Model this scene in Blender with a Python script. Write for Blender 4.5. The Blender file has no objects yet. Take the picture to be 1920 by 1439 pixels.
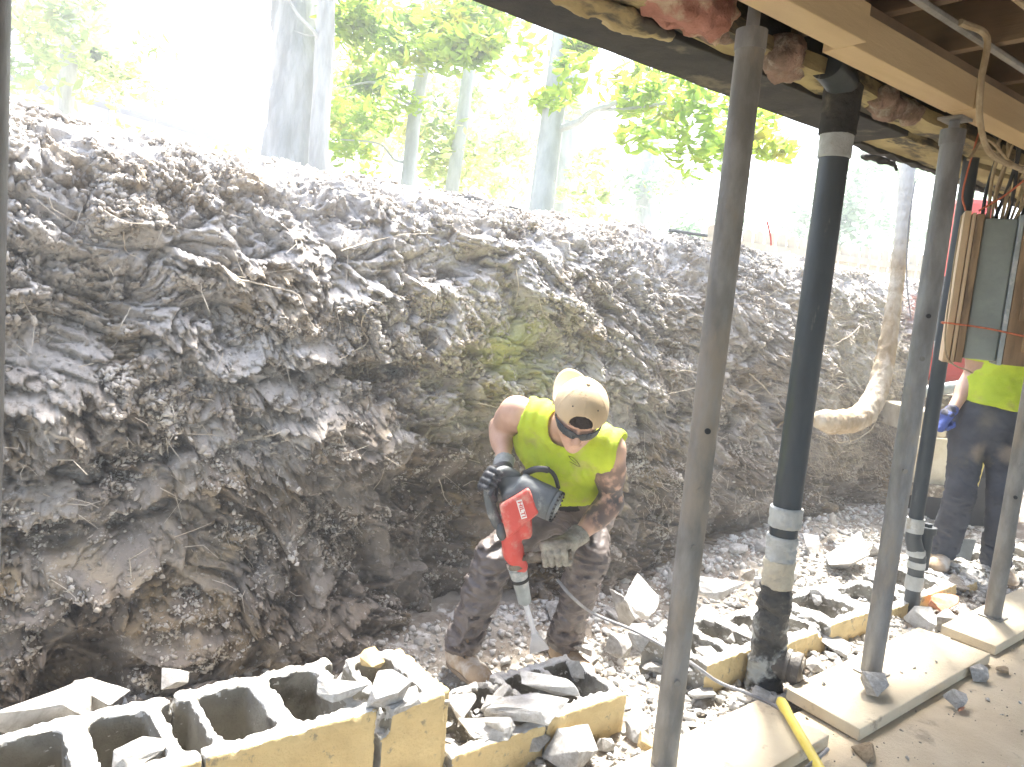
import bpy, bmesh, math, random
import numpy as np
from mathutils import Vector, noise as mnoise
QF = 1.0
random.seed(7); rng = np.random.default_rng(7)
scene = bpy.context.scene
COL = scene.collection
# ------------------------------------------------------------------ camera model (1920 x 1439 reference pixels)
F = 1440.0; PITCH = math.radians(6.5); ROLL = math.radians(5.2); AZ = math.radians(52); EYE = 1.38
_f0 = np.array([math.cos(AZ), math.sin(AZ), 0.0]); _u0 = np.array([0, 0, 1.0])
FWD = _f0*math.cos(PITCH) - _u0*math.sin(PITCH)
_r = np.cross(FWD, _u0); _r /= np.linalg.norm(_r); _u = np.cross(_r, FWD)
RGT = _r*math.cos(ROLL) + _u*math.sin(ROLL); UPV = _u*math.cos(ROLL) - _r*math.sin(ROLL)
CAM = np.array([0, 0, EYE])
def ray(px, py): return FWD + RGT*((px-960)/F) + UPV*((719.5-py)/F)
def onz(px, py, z): d = ray(px, py); return CAM + d*((z-EYE)/d[2])
def ony(px, py, y): d = ray(px, py); return CAM + d*(y/d[1])
def dep(px, py, D): return CAM + ray(px, py)*D
def proj(p):
    q = np.array(p, float)-CAM; z = q@FWD
    return 960+F*(q@RGT)/z, 719.5-F*(q@UPV)/z, z
def V(*a): return np.array(a, float)
def nrm(v): v = np.array(v, float); return v/np.linalg.norm(v)
# ------------------------------------------------------------------ noise (vectorised gradient noise)
def _hash(ix, iy, iz, s):
    u = np.uint32; h = ix.astype(u)*u(374761393) + iy.astype(u)*u(668265263) + iz.astype(u)*u(2147483647) + u((s*974634777) & 0xffffffff)
    h = (h ^ (h >> u(13)))*u(1274126177)
    h = (h ^ (h >> u(16)))*u(2246822519)
    return h ^ (h >> u(15))
_G = rng.normal(size=(256, 3)); _G /= np.linalg.norm(_G, axis=1)[:, None]; _G = _G.astype(np.float32)
def pn(p, s=0):
    p = np.asarray(p, np.float32); i = np.floor(p).astype(np.int32); f = p-i
    w = f*f*f*(f*(f*6-15)+10); out = np.zeros(len(p), np.float32)
    for a in (0, 1):
        for b in (0, 1):
            for c in (0, 1):
                g = _G[_hash(i[:, 0]+a, i[:, 1]+b, i[:, 2]+c, s) & 255]
                d = g[:, 0]*(f[:, 0]-a)+g[:, 1]*(f[:, 1]-b)+g[:, 2]*(f[:, 2]-c)
                ww = (w[:, 0] if a else 1-w[:, 0])*(w[:, 1] if b else 1-w[:, 1])*(w[:, 2] if c else 1-w[:, 2])
                out += d*ww
    return out*1.5
def fbm(p, o=4, s=0, g=.5, l=2.03):
    a = 1.0; t = 0; p = np.asarray(p, np.float32)
    for k in range(o): t = t + a*pn(p, s+k*17); p = p*l+11.3; a *= g
    return t
def worley(p, s=0):
    """F1, F2-F1 and a random value of the nearest cell"""
    p = np.asarray(p, np.float32); i = np.floor(p-.5).astype(np.int32); n = len(p)
    f1 = np.full(n, 9., np.float32); f2 = np.full(n, 9., np.float32); rv = np.zeros(n, np.float32)
    for a in (0, 1):
        for b in (0, 1):
            for c in (0, 1):
                h = _hash(i[:, 0]+a, i[:, 1]+b, i[:, 2]+c, s)
                q = np.stack([i[:, 0]+a+((h & 1023)/1023.).astype(np.float32), i[:, 1]+b+(((h >> 10) & 1023)/1023.).astype(np.float32), i[:, 2]+c+(((h >> 20) & 1023)/1023.).astype(np.float32)], 1)
                d = np.sqrt(((p-q)**2).sum(1)).astype(np.float32)
                m = d < f1
                f2 = np.where(m, f1, np.minimum(f2, d)); rv = np.where(m, ((h >> 5) & 255)/255., rv); f1 = np.where(m, d, f1)
    return f1, f2-f1, rv
def facets(p, s=0):
    """broken-clay look: every cell is a flat, randomly tilted and offset facet. Returns height, gap distance"""
    p = np.asarray(p, np.float32); i = np.floor(p-.5).astype(np.int32); n = len(p)
    f1 = np.full(n, 9., np.float32); f2 = np.full(n, 9., np.float32); ht = np.zeros(n, np.float32)
    for a in (0, 1):
        for b in (0, 1):
            for c in (0, 1):
                h = _hash(i[:, 0]+a, i[:, 1]+b, i[:, 2]+c, s); k = np.float32(1/1023.)
                e = p-np.stack([i[:, 0]+a+(h & 1023)*k, i[:, 1]+b+((h >> 10) & 1023)*k, i[:, 2]+c+((h >> 20) & 1023)*k], 1).astype(np.float32)
                g = _G[(h >> 7) & 255]; d = np.sqrt((e**2).sum(1)); m = d < f1; v = (e*g).sum(1)*1.5+(((h >> 5) & 255)/255.-.5).astype(np.float32)
                f2 = np.where(m, f1, np.minimum(f2, d)); ht = np.where(m, v, ht); f1 = np.where(m, d, f1)
    return ht, f2-f1
def sst(a, b, x): t = np.clip((x-a)/(b-a), 0, 1); return t*t*(3-2*t)
# ------------------------------------------------------------------ linking / tagging
def tag(o, label, cat, group=None, kind=None):
    if label: o['label'] = label
    if cat: o['category'] = cat
    if group: o['group'] = group
    if kind: o['kind'] = kind
    return o
def struct(o): o['kind'] = 'structure'; return o
def empty(name, loc, label, cat, group=None, rz=0):
    o = bpy.data.objects.new(name, None); COL.objects.link(o); o.location = Vector([float(c) for c in loc]); o.rotation_euler = (0, 0, rz)
    o.empty_display_size = .1
    return tag(o, label, cat, group)
def link(name, me, mat=None, parent=None, smooth=True):
    o = bpy.data.objects.new(name, me); COL.objects.link(o)
    if mat is not None:
        for m in (mat if isinstance(mat, (list, tuple)) else [mat]): me.materials.append(m)
    if smooth and len(me.polygons): me.polygons.foreach_set('use_smooth', [True]*len(me.polygons))
    if parent is not None:
        o.parent = parent
        o.matrix_parent_inverse = parent_inv(parent)
    return o
def parent_inv(p):
    bpy.context.view_layer.update()
    return p.matrix_world.inverted()
def npmesh(name, v, faces):
    """faces: (n,3) or (n,4) array or list of lists"""
    me = bpy.data.meshes.new(name)
    if isinstance(faces, np.ndarray):
        n, k = faces.shape
        me.vertices.add(len(v)); me.vertices.foreach_set('co', np.asarray(v, np.float32).ravel())
        me.loops.add(n*k); me.loops.foreach_set('vertex_index', faces.astype(np.int32).ravel())
        me.polygons.add(n); me.polygons.foreach_set('loop_start', np.arange(0, n*k, k, dtype=np.int32))
        me.update(calc_edges=True); me.validate()
    else:
        me.from_pydata([tuple(map(float, a)) for a in v], [], faces); me.update()
    return me
class MB:
    """collects simple shapes into one mesh"""
    def __init__(s): s.v = []; s.f = []
    def add(s, v, f):
        k = len(s.v); s.v += [tuple(map(float, a)) for a in v]; s.f += [[i+k for i in q] for q in f]; return s
    def box(s, c, d, R=None):
        c = np.array(c, float); d = np.array(d, float)/2; R = np.eye(3) if R is None else R
        vs = [c + R[0]*d[0]*a + R[1]*d[1]*b + R[2]*d[2]*e for a in (-1, 1) for b in (-1, 1) for e in (-1, 1)]
        return s.add(vs, [[0, 1, 3, 2], [4, 6, 7, 5], [0, 4, 5, 1], [2, 3, 7, 6], [0, 2, 6, 4], [1, 5, 7, 3]])
    def tube(s, pts, rad, n=12, caps=True):
        pts = [np.array(p, float) for p in pts]; rad = rad if hasattr(rad, '__len__') else [rad]*len(pts)
        vs = []; fs = []; t = nrm(pts[1]-pts[0]); a = nrm(np.cross(t, [0.3, 0.2, 1.0] if abs(t[2]) < .9 else [1, 0, 0]))
        for i, p in enumerate(pts):
            t = nrm(pts[min(i+1, len(pts)-1)]-pts[max(i-1, 0)]); a = nrm(a-t*(a@t)); b = np.cross(t, a)
            for k in range(n):
                w = 2*math.pi*k/n; vs.append(p+(a*math.cos(w)+b*math.sin(w))*rad[i])
        for i in range(len(pts)-1):
            for k in range(n): fs.append([i*n+k, i*n+(k+1) % n, (i+1)*n+(k+1) % n, (i+1)*n+k])
        if caps: fs.append(list(range(n))[::-1]); fs.append([(len(pts)-1)*n+k for k in range(n)])
        return s.add(vs, fs)
    def build(s, name, mat, parent=None, smooth=False, bevel=0, label=None):
        me = bpy.data.meshes.new(name); me.from_pydata(s.v, [], s.f); me.update()
        o = link(name, me, mat, parent, smooth)
        if smooth: 
            bm = bmesh.new(); bm.from_mesh(me)
            for e in bm.edges:
                if len(e.link_faces) == 2 and e.calc_face_angle(0) > .7: e.smooth = False
            bm.to_mesh(me); bm.free()
        if bevel:
            m = o.modifiers.new('bevel', 'BEVEL'); m.width = bevel; m.segments = 2; m.limit_method = 'ANGLE'
        if label: o['label'] = label
        return o
def catmull(pts, n=8):
    P = [np.array(p, float) for p in pts]; P = [2*P[0]-P[1]]+P+[2*P[-1]-P[-2]]; out = []
    for i in range(1, len(P)-2):
        for k in range(n):
            t = k/n; out.append(.5*(2*P[i]+(P[i+1]-P[i-1])*t+(2*P[i-1]-5*P[i]+4*P[i+1]-P[i+2])*t*t+(3*P[i]-P[i-1]-3*P[i+1]+P[i+2])*t**3))
    out.append(P[-2]); return out
# ------------------------------------------------------------------ implicit surfaces
def cone(a, b, ra, rb=None):
    a = np.array(a, np.float32); b = np.array(b, np.float32); rb = ra if rb is None else rb; ab = b-a; L = float(ab@ab)+1e-9
    def f(p):
        t = np.clip(((p-a)@ab)/L, 0, 1); return np.sqrt(((p-a-t[:, None]*ab)**2).sum(1))-(ra+(rb-ra)*t)
    return f
def ell(c, r, R=None):
    c = np.array(c, np.float32); r = np.array(r, np.float32); R = np.eye(3, dtype=np.float32) if R is None else np.array(R, np.float32)
    def f(p):
        q = (p-c)@R.T; k0 = np.sqrt(((q/r)**2).sum(1)); k1 = np.sqrt(((q/(r*r))**2).sum(1))+1e-9; return k0*(k0-1)/k1
    return f
def rbox(c, d, R=None, r=.01):
    c = np.array(c, np.float32); d = np.array(d, np.float32)/2-r; R = np.eye(3, dtype=np.float32) if R is None else np.array(R, np.float32)
    def f(p):
        q = np.abs((p-c)@R.T)-d; return np.sqrt((np.maximum(q, 0)**2).sum(1))+np.minimum(q.max(1), 0)-r
    return f
def cyl(a, b, r, e=.004):
    a = np.array(a, np.float32); b = np.array(b, np.float32); h = float(np.linalg.norm(b-a)); ax = (b-a)/h; c = (a+b)/2
    def f(p):
        q = p-c; y = q@ax; x = np.sqrt(np.maximum((q*q).sum(1)-y*y, 0)); dx = x-r+e; dy = np.abs(y)-h/2+e
        return np.minimum(np.maximum(dx, dy), 0)+np.sqrt(np.maximum(dx, 0)**2+np.maximum(dy, 0)**2)-e
    return f
def smin(a, b, k): h = np.clip(.5+.5*(b-a)/k, 0, 1); return b+(a-b)*h-k*h*(1-h)
def union(fs, k=.01):
    def f(p):
        d = fs[0](p)
        for g in fs[1:]: d = smin(d, g(p), k)
        return d
    return f
def sub(f, g, k=.004): return lambda p: -smin(-f(p), g(p), k)
def plane(c, n):
    c = np.array(c, np.float32); n = np.array(nrm(n), np.float32)
    return lambda p: (p-c)@n
def inter(f, g, k=.004): return lambda p: -smin(-f(p), -g(p), k)
def nets(f, lo, hi, h, lip=1.6):
    lo = np.array(lo, float); hi = np.array(hi, float); B = 8
    nb = np.ceil((hi-lo)/(h*B)).astype(int); n = nb*B+1
    bc = np.stack(np.meshgrid(*[lo[a]+(np.arange(nb[a])+.5)*h*B for a in range(3)], indexing='ij'), -1).reshape(-1, 3).astype(np.float32)
    d = f(bc); act = (np.abs(d) < h*B*.9*lip+.02).reshape(nb)
    val = np.ones(n, np.float32); sg = np.repeat(np.repeat(np.repeat(d.reshape(nb), B, 0), B, 1), B, 2); val[:-1, :-1, :-1] = sg
    m = np.zeros(n, bool); am = np.repeat(np.repeat(np.repeat(act, B, 0), B, 1), B, 2)
    for a in (0, 1):
        for b in (0, 1):
            for c in (0, 1): m[a:a+am.shape[0], b:b+am.shape[1], c:c+am.shape[2]] |= am
    ii = np.argwhere(m); pts = (lo+ii*h).astype(np.float32); vals = np.empty(len(ii), np.float32)
    for k in range(0, len(ii), 400000): vals[k:k+400000] = f(pts[k:k+400000])
    val[m] = vals; val[0] = val[-1] = 1; val[:, 0] = val[:, -1] = 1; val[:, :, 0] = val[:, :, -1] = 1
    ins = val < 0; c0 = np.zeros(np.array(n)-1, np.int8)
    for a in (0, 1):
        for b in (0, 1):
            for c in (0, 1): c0 += ins[a:n[0]-1+a, b:n[1]-1+b, c:n[2]-1+c]
    cells = np.argwhere((c0 > 0) & (c0 < 8)); idx = np.full(c0.shape, -1, np.int32); idx[tuple(cells.T)] = np.arange(len(cells))
    acc = np.zeros((len(cells), 3)); cnt = np.zeros(len(cells))
    cor = [(a, b, c) for a in (0, 1) for b in (0, 1) for c in (0, 1)]
    for p in cor:
        for ax in range(3):
            if p[ax]: continue
            q = list(p); q[ax] = 1
            va = val[tuple((cells+p).T)]; vb = val[tuple((cells+q).T)]; s = (va < 0) != (vb < 0)
            t = np.where(s, va/np.where(s, va-vb, 1), 0); pt = np.array(p, float)[None]+t[:, None]*np.eye(3)[ax]
            acc += pt*s[:, None]; cnt += s
    v = lo+(cells+acc/np.maximum(cnt, 1)[:, None])*h
    fs = []
    for ax in range(3):
        u, w = [(1, 2), (2, 0), (0, 1)][ax]
        sl0 = [slice(None)]*3; sl1 = [slice(None)]*3; sl0[ax] = slice(0, -1); sl1[ax] = slice(1, None)
        x = ins[tuple(sl0)] != ins[tuple(sl1)]; e = np.argwhere(x)
        e = e[(e[:, u] > 0) & (e[:, w] > 0) & (e[:, u] < n[u]-1) & (e[:, w] < n[w]-1)]
        def g(du, dw): q = e.copy(); q[:, u] += du; q[:, w] += dw; return idx[tuple(q.T)]
        quad = np.stack([g(-1, -1), g(0, -1), g(0, 0), g(-1, 0)], 1)
        flip = ~ins[tuple(e.T)]; quad[flip] = quad[flip][:, ::-1]; fs.append(quad)
    fs = np.concatenate(fs); fs = fs[(fs >= 0).all(1)]
    return v, fs
def implicit(name, f, lo, hi, h, mat, parent=None, label=None, lip=1.6, smooth=True):
    v, fs = nets(f, lo, hi, h, lip); o = link(name, npmesh(name, v, fs), mat, parent, smooth)
    if label: o['label'] = label
    return o
# ------------------------------------------------------------------ materials
def mat(name, c1, c2=None, scale=8, rough=.8, bump=.0, bscale=60, metal=0, c3=None, s3=2.0, t3=.55, w3=.08, detail=8, stretch=(1, 1, 1), trans=0, lo=.35, hi=.65, spec=.4, dist=.02):
    m = bpy.data.materials.new(name); m.use_nodes = True; nt = m.node_tree; N = nt.nodes; L = nt.links
    b = N['Principled BSDF']; b.inputs['Roughness'].default_value = rough; b.inputs['Metallic'].default_value = metal
    b.inputs['Specular IOR Level'].default_value = spec
    tc = N.new('ShaderNodeTexCoord'); mp = N.new('ShaderNodeMapping'); mp.inputs['Scale'].default_value = stretch
    L.new(tc.outputs['Object'], mp.inputs['Vector'])
    def nz(s, det=detail, r=.6):
        t = N.new('ShaderNodeTexNoise'); t.inputs['Scale'].default_value = s; t.inputs['Detail'].default_value = det; t.inputs['Roughness'].default_value = r
        L.new(mp.outputs[0], t.inputs['Vector']); return t.outputs['Fac']
    def mixc(fac, a, c):
        x = N.new('ShaderNodeMix'); x.data_type = 'RGBA'; L.new(fac, x.inputs[0])
        if isinstance(a, tuple): x.inputs[6].default_value = (*a, 1)
        else: L.new(a, x.inputs[6])
        x.inputs[7].default_value = (*c, 1); return x.outputs[2]
    def ramp(src, a, c):
        r = N.new('ShaderNodeMapRange'); r.inputs['From Min'].default_value = a; r.inputs['From Max'].default_value = c; r.interpolation_type = 'SMOOTHSTEP'
        L.new(src, r.inputs['Value']); return r.outputs[0]
    m['_'] = 0
    col = None
    if c2 is None: c2 = tuple(x*.8 for x in c1)
    col = mixc(ramp(nz(scale), lo, hi), c1, c2)
    if c3 is not None: col = mixc(ramp(nz(s3, 6, .65), t3-w3, t3+w3), col, c3)
    L.new(col, b.inputs['Base Color'])
    if bump:
        bp = N.new('ShaderNodeBump'); bp.inputs['Strength'].default_value = bump; bp.inputs['Distance'].default_value = dist
        L.new(nz(bscale, 10, .7), bp.inputs['Height']); L.new(bp.outputs[0], b.inputs['Normal'])
    if trans:
        tr = N.new('ShaderNodeBsdfTranslucent'); L.new(col, tr.inputs[0]); mx = N.new('ShaderNodeMixShader'); mx.inputs[0].default_value = trans
        L.new(b.outputs[0], mx.inputs[1]); L.new(tr.outputs[0], mx.inputs[2]); L.new(mx.outputs[0], N['Material Output'].inputs[0])
    del m['_']
    m['col_socket'] = 0; del m['col_socket']
    return m
def col_chain(m):
    """(nodes, links, principled, colour output now feeding the base colour)"""
    nt = m.node_tree; b = nt.nodes['Principled BSDF']; return nt.nodes, nt.links, b, b.inputs['Base Color'].links[0].from_socket
def add_attr_mix(m, attr, color, noise_scale=0, lo=.4, hi=.6):
    N, L, b, c = col_chain(m); a = N.new('ShaderNodeAttribute'); a.attribute_name = attr; fac = a.outputs['Fac']
    if noise_scale:
        tc = N.new('ShaderNodeTexCoord'); t = N.new('ShaderNodeTexNoise'); t.inputs['Scale'].default_value = noise_scale; t.inputs['Detail'].default_value = 5; L.new(tc.outputs['Object'], t.inputs['Vector'])
        r = N.new('ShaderNodeMapRange'); r.inputs['From Min'].default_value = lo; r.inputs['From Max'].default_value = hi; L.new(t.outputs['Fac'], r.inputs['Value'])
        mu = N.new('ShaderNodeMath'); mu.operation = 'MULTIPLY'; L.new(fac, mu.inputs[0]); L.new(r.outputs[0], mu.inputs[1]); fac = mu.outputs[0]
    x = N.new('ShaderNodeMix'); x.data_type = 'RGBA'; L.new(fac, x.inputs[0]); L.new(c, x.inputs[6]); x.inputs[7].default_value = (*color, 1)
    L.new(x.outputs[2], b.inputs['Base Color'])
def add_spot(m, c, r, color, soft=.6, nscale=5, strength=1.):
    """a patch of the given colour round a fixed place of the object"""
    N, L, b, cs = col_chain(m); tc = N.new('ShaderNodeTexCoord')
    d = N.new('ShaderNodeVectorMath'); d.operation = 'DISTANCE'; L.new(tc.outputs['Object'], d.inputs[0]); d.inputs[1].default_value = tuple(map(float, c))
    t = N.new('ShaderNodeTexNoise'); t.inputs['Scale'].default_value = nscale; t.inputs['Detail'].default_value = 7; L.new(tc.outputs['Object'], t.inputs['Vector'])
    ad = N.new('ShaderNodeMath'); ad.operation = 'MULTIPLY_ADD'; L.new(t.outputs['Fac'], ad.inputs[0]); ad.inputs[1].default_value = r*1.6; L.new(d.outputs['Value'], ad.inputs[2])
    mr = N.new('ShaderNodeMapRange'); mr.inputs['From Min'].default_value = r*(1.8+soft*.5); mr.inputs['From Max'].default_value = r*(1.8-soft); mr.inputs['To Max'].default_value = strength; mr.interpolation_type = 'SMOOTHSTEP'; L.new(ad.outputs[0], mr.inputs['Value'])
    x = N.new('ShaderNodeMix'); x.data_type = 'RGBA'; L.new(mr.outputs[0], x.inputs[0]); L.new(cs, x.inputs[6]); x.inputs[7].default_value = (*color, 1); L.new(x.outputs[2], b.inputs['Base Color'])
def add_mottle(m, scale, color, lo, hi, strength=.7):
    N, L, b, cs = col_chain(m); tc = N.new('ShaderNodeTexCoord'); t = N.new('ShaderNodeTexNoise'); t.inputs['Scale'].default_value = scale; t.inputs['Detail'].default_value = 9; t.inputs['Roughness'].default_value = .7; L.new(tc.outputs['Object'], t.inputs['Vector'])
    mr = N.new('ShaderNodeMapRange'); mr.inputs['From Min'].default_value = lo; mr.inputs['From Max'].default_value = hi; mr.inputs['To Max'].default_value = strength; L.new(t.outputs['Fac'], mr.inputs['Value'])
    x = N.new('ShaderNodeMix'); x.data_type = 'RGBA'; L.new(mr.outputs[0], x.inputs[0]); L.new(cs, x.inputs[6]); x.inputs[7].default_value = (*color, 1); L.new(x.outputs[2], b.inputs['Base Color'])
M = {}
M['clay'] = mat('clay', (.60, .57, .53), (.36, .325, .285), 2.6, .92, .9, 50, c3=(.46, .38, .26), s3=1.7, t3=.62, w3=.10, dist=.012)
M['clay_loose'] = mat('clay_loose', (.60, .56, .50), (.34, .295, .24), 7, .95, .5, 60)
M['soil'] = mat('soil', (.42, .38, .32), (.27, .23, .185), 5, .95, .8, 50, c3=(.66, .64, .61), s3=9, t3=.60, w3=.05)
M['concrete'] = mat('concrete', (.70, .685, .65), (.50, .475, .43), 9, .93, .8, 70, c3=(.80, .79, .77), s3=5, t3=.52, w3=.12)
M['concrete_grey'] = mat('concrete_grey', (.54, .52, .49), (.38, .36, .33), 9, .93, .7, 90, c3=(.68, .67, .65), s3=5, t3=.55, w3=.12)
M['block'] = mat('block', (.78, .77, .74), (.58, .56, .52), 14, .95, .8, 110, c3=(.45, .42, .37), s3=11, t3=.66, w3=.05)
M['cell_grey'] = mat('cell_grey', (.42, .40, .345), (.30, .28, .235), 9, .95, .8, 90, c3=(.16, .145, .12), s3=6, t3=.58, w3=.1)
M['tee'] = mat('tee', (.16, .14, .115), (.09, .08, .07), 12, .5, .5, 30, c3=(.34, .32, .28), s3=9, t3=.62, w3=.06)
M['tan_stone'] = mat('tan_stone', (.42, .33, .22), (.30, .23, .15), 8, .9, .6, 60)
M['yellow_face'] = mat('yellow_face', (.74, .58, .30), (.64, .48, .235), 6, .85, .6, 90, c3=(.38, .31, .20), s3=19, t3=.62, w3=.04)
M['slab'] = mat('slab', (.60, .51, .37), (.52, .43, .30), 5, .85, .4, 70, c3=(.38, .31, .22), s3=6, t3=.64, w3=.06)
M['pad'] = mat('pad', (.62, .55, .41), (.54, .46, .335), 4, .8, .35, 60, c3=(.36, .30, .22), s3=9, t3=.65, w3=.05)
M['steel'] = mat('steel', (.31, .31, .305), (.19, .185, .18), 12, .5, .25, 60, .35, c3=(.34, .30, .25), s3=7, t3=.62, w3=.08, stretch=(1, 1, .35))
M['steel_rust'] = mat('steel_rust', (.32, .31, .29), (.20, .19, .17), 12, .6, .3, 60, .25, c3=(.32, .275, .22), s3=5, t3=.58, w3=.10, stretch=(1, 1, .4))
M['black_pipe'] = mat('black_pipe', (.045, .052, .058), (.075, .085, .09), 6, .42, .12, 30, c3=(.25, .24, .22), s3=9, t3=.68, w3=.05, stretch=(1, 1, .3))
M['rim'] = mat('rim', (.028, .027, .025), (.055, .05, .044), 7, .8, .5, 30, c3=(.16, .14, .10), s3=4, t3=.63, w3=.06)
M['timber'] = mat('timber', (.62, .47, .27), (.50, .355, .19), 5, .7, .25, 40, c3=(.38, .26, .14), s3=3, t3=.64, w3=.06, stretch=(.15, 1, 1))
M['timber_side'] = mat('timber_side', (.42, .28, .15), (.33, .21, .11), 5, .7, .25, 40, c3=(.22, .14, .08), s3=3, t3=.62, w3=.07, stretch=(.15, 1, 1))
M['old_timber'] = mat('old_timber', (.48, .39, .20), (.30, .23, .12), 6, .85, .5, 30, c3=(.08, .07, .055), s3=5, t3=.54, w3=.05, stretch=(.4, 1, 1))
M['joist'] = mat('joist', (.24, .165, .10), (.16, .105, .065), 6, .8, .3, 30, stretch=(1, .15, 1))
M['subfloor'] = mat('subfloor', (.17, .125, .09), (.115, .09, .07), 3, .85, .3, 20, c3=(.42, .50, .44), s3=1.3, t3=.55, w3=.03)
M['pink'] = mat('pink', (.66, .33, .26), (.48, .22, .16), 9, .98, 1., 35, c3=(.72, .58, .42), s3=6, t3=.6, w3=.08, dist=.03)
M['pink_dirty'] = mat('pink_dirty', (.42, .28, .22), (.22, .155, .12), 12, .98, 1., 35, c3=(.52, .46, .38), s3=7, t3=.58, w3=.08, dist=.03)
M['bark'] = mat('bark', (.44, .44, .42), (.30, .30, .28), 9, .95, .9, 22, stretch=(1, 1, .18), dist=.03)
M['bark_pale'] = mat('bark_pale', (.38, .40, .38), (.29, .31, .285), 12, .95, .5, 30, stretch=(1, 1, .3))
M['root_bark'] = mat('root_bark', (.56, .45, .31), (.40, .30, .19), 14, .95, .9, 35, c3=(.66, .58, .46), s3=6, t3=.55, w3=.08, stretch=(1, 1, .6))
M['root'] = mat('root', (.66, .60, .50), (.50, .43, .33), 20, .9)
M['leaf'] = mat('leaf', (.34, .46, .04), (.20, .34, .03), 3, .6, trans=.5, c3=(.40, .36, .03), s3=2, t3=.62, w3=.1)
M['leaf_far'] = mat('leaf_far', (.36, .44, .12), (.24, .34, .12), 2, .7, trans=.5, c3=(.36, .34, .05), s3=1, t3=.58, w3=.1)
M['leaf_blue'] = mat('leaf_blue', (.26, .36, .22), (.18, .28, .18), 2, .7, trans=.45)
M['leaf_yellow'] = mat('leaf_yellow', (.66, .62, .14), (.48, .56, .12), 3, .6, trans=.55)
M['grass'] = mat('grass', (.10, .15, .04), (.16, .17, .06), 3, .9)
M['fence'] = mat('fence', (.40, .36, .26), (.31, .27, .19), 6, .85, .3, 30, stretch=(1, 1, .2))
M['skin'] = mat('skin', (.62, .40, .29), (.56, .34, .24), 14, .5, .1, 90, spec=.45)
M['skin2'] = mat('skin2', (.60, .39, .29), (.54, .33, .24), 14, .5, .1, 90)
M['dust_patch'] = mat('dust_patch', (.34, .27, .20), (.22, .17, .13), 18, .9, .4, 90)
M['hivis'] = mat('hivis', (.60, .72, .05), (.48, .62, .04), 5, .8, .35, 120, c3=(.52, .55, .12), s3=8, t3=.60, w3=.1)
M['trousers'] = mat('trousers', (.19, .16, .145), (.125, .103, .092), 6, .48, .2, 120, c3=(.26, .225, .19), s3=7, t3=.62, w3=.08, spec=.6)
M['denim'] = mat('denim', (.085, .09, .105), (.055, .058, .068), 7, .85, .25, 140, c3=(.11, .105, .09), s3=5, t3=.60, w3=.06)
M['boot'] = mat('boot', (.50, .38, .26), (.38, .27, .17), 9, .8, .3, 60, c3=(.66, .60, .52), s3=10, t3=.55, w3=.1)
M['sole'] = mat('sole', (.30, .24, .18), (.22, .17, .12), 20, .85)
M['glove_grey'] = mat('glove_grey', (.17, .18, .17), (.05, .055, .055), 22, .8, .5, 200, c3=(.32, .32, .29), s3=16, t3=.6, w3=.06)
M['glove_blue'] = mat('glove_blue', (.07, .12, .42), (.05, .08, .30), 18, .7, .4, 200, c3=(.06, .06, .08), s3=10, t3=.60, w3=.04)
M['glove_black'] = mat('glove_black', (.035, .04, .045), (.07, .07, .075), 22, .5, .3, 80, c3=(.2, .2, .19), s3=18, t3=.66, w3=.04)
M['glove_dust'] = mat('glove_dust', (.40, .38, .32), (.22, .20, .17), 22, .9, .5, 120)
M['cuff'] = mat('cuff', (.40, .41, .40), (.28, .29, .28), 30, .9, .4, 150)
M['cap'] = mat('cap', (.62, .48, .30), (.55, .42, .26), 8, .9, .15, 200, c3=(.50, .37, .22), s3=9, t3=.66, w3=.08)
M['dark'] = mat('dark', (.02, .02, .02), (.03, .03, .03), 8, .5)
M['hair'] = mat('hair', (.035, .025, .02), (.02, .015, .012), 30, .6, .5, 120)
M['tool_grey'] = mat('tool_grey', (.13, .145, .15), (.09, .10, .105), 8, .55, .15, 60, c3=(.28, .29, .27), s3=12, t3=.62, w3=.07)
M['tool_red'] = mat('tool_red', (.64, .09, .07), (.56, .075, .06), 9, .5, .12, 60, c3=(.60, .30, .24), s3=11, t3=.56, w3=.09)
M['tool_steel'] = mat('tool_steel', (.42, .46, .46), (.33, .36, .36), 12, .5, .15, 60, .3, c3=(.60, .60, .58), s3=14, t3=.6, w3=.08)
M['dusty_brown'] = mat('dusty_brown', (.26, .22, .17), (.12, .10, .08), 22, .9, .6, 60, c3=(.50, .46, .40), s3=25, t3=.57, w3=.06)
M['chisel'] = mat('chisel', (.80, .81, .84), (.70, .71, .74), 20, .5, .1, 60, 0)
M['white_plate'] = mat('white_plate', (.80, .78, .76), (.74, .72, .70), 20, .5)
M['cable'] = mat('cable', (.33, .33, .34), (.24, .24, .25), 20, .55, .2, 80)
M['black_cable'] = mat('black_cable', (.03, .03, .03), (.06, .06, .06), 20, .5)
M['tan_cable'] = mat('tan_cable', (.42, .33, .21), (.30, .22, .13), 20, .7)
M['orange_rope'] = mat('orange_rope', (.66, .20, .10), (.50, .14, .07), 60, .9, .4, 200)
M['tape'] = mat('tape', (.58, .60, .59), (.44, .45, .43), 9, .35, .8, 22, c3=(.40, .36, .28), s3=8, t3=.62, w3=.05, dist=.03)
M['tape_beige'] = mat('tape_beige', (.62, .58, .47), (.50, .45, .35), 9, .5, .8, 18, dist=.03)
M['wrap_dark'] = mat('wrap_dark', (.10, .095, .085), (.05, .05, .048), 9, .35, .9, 18, c3=(.42, .43, .40), s3=6, t3=.56, w3=.05, dist=.03)
M['fibreglass'] = mat('fibreglass', (.80, .66, .14), (.70, .55, .10), 9, .4, .1, 40)
M['panel_grey'] = mat('panel_grey', (.31, .335, .31), (.24, .265, .245), 5, .5, .15, 30, .2, c3=(.22, .24, .22), s3=6, t3=.6, w3=.1)
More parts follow.
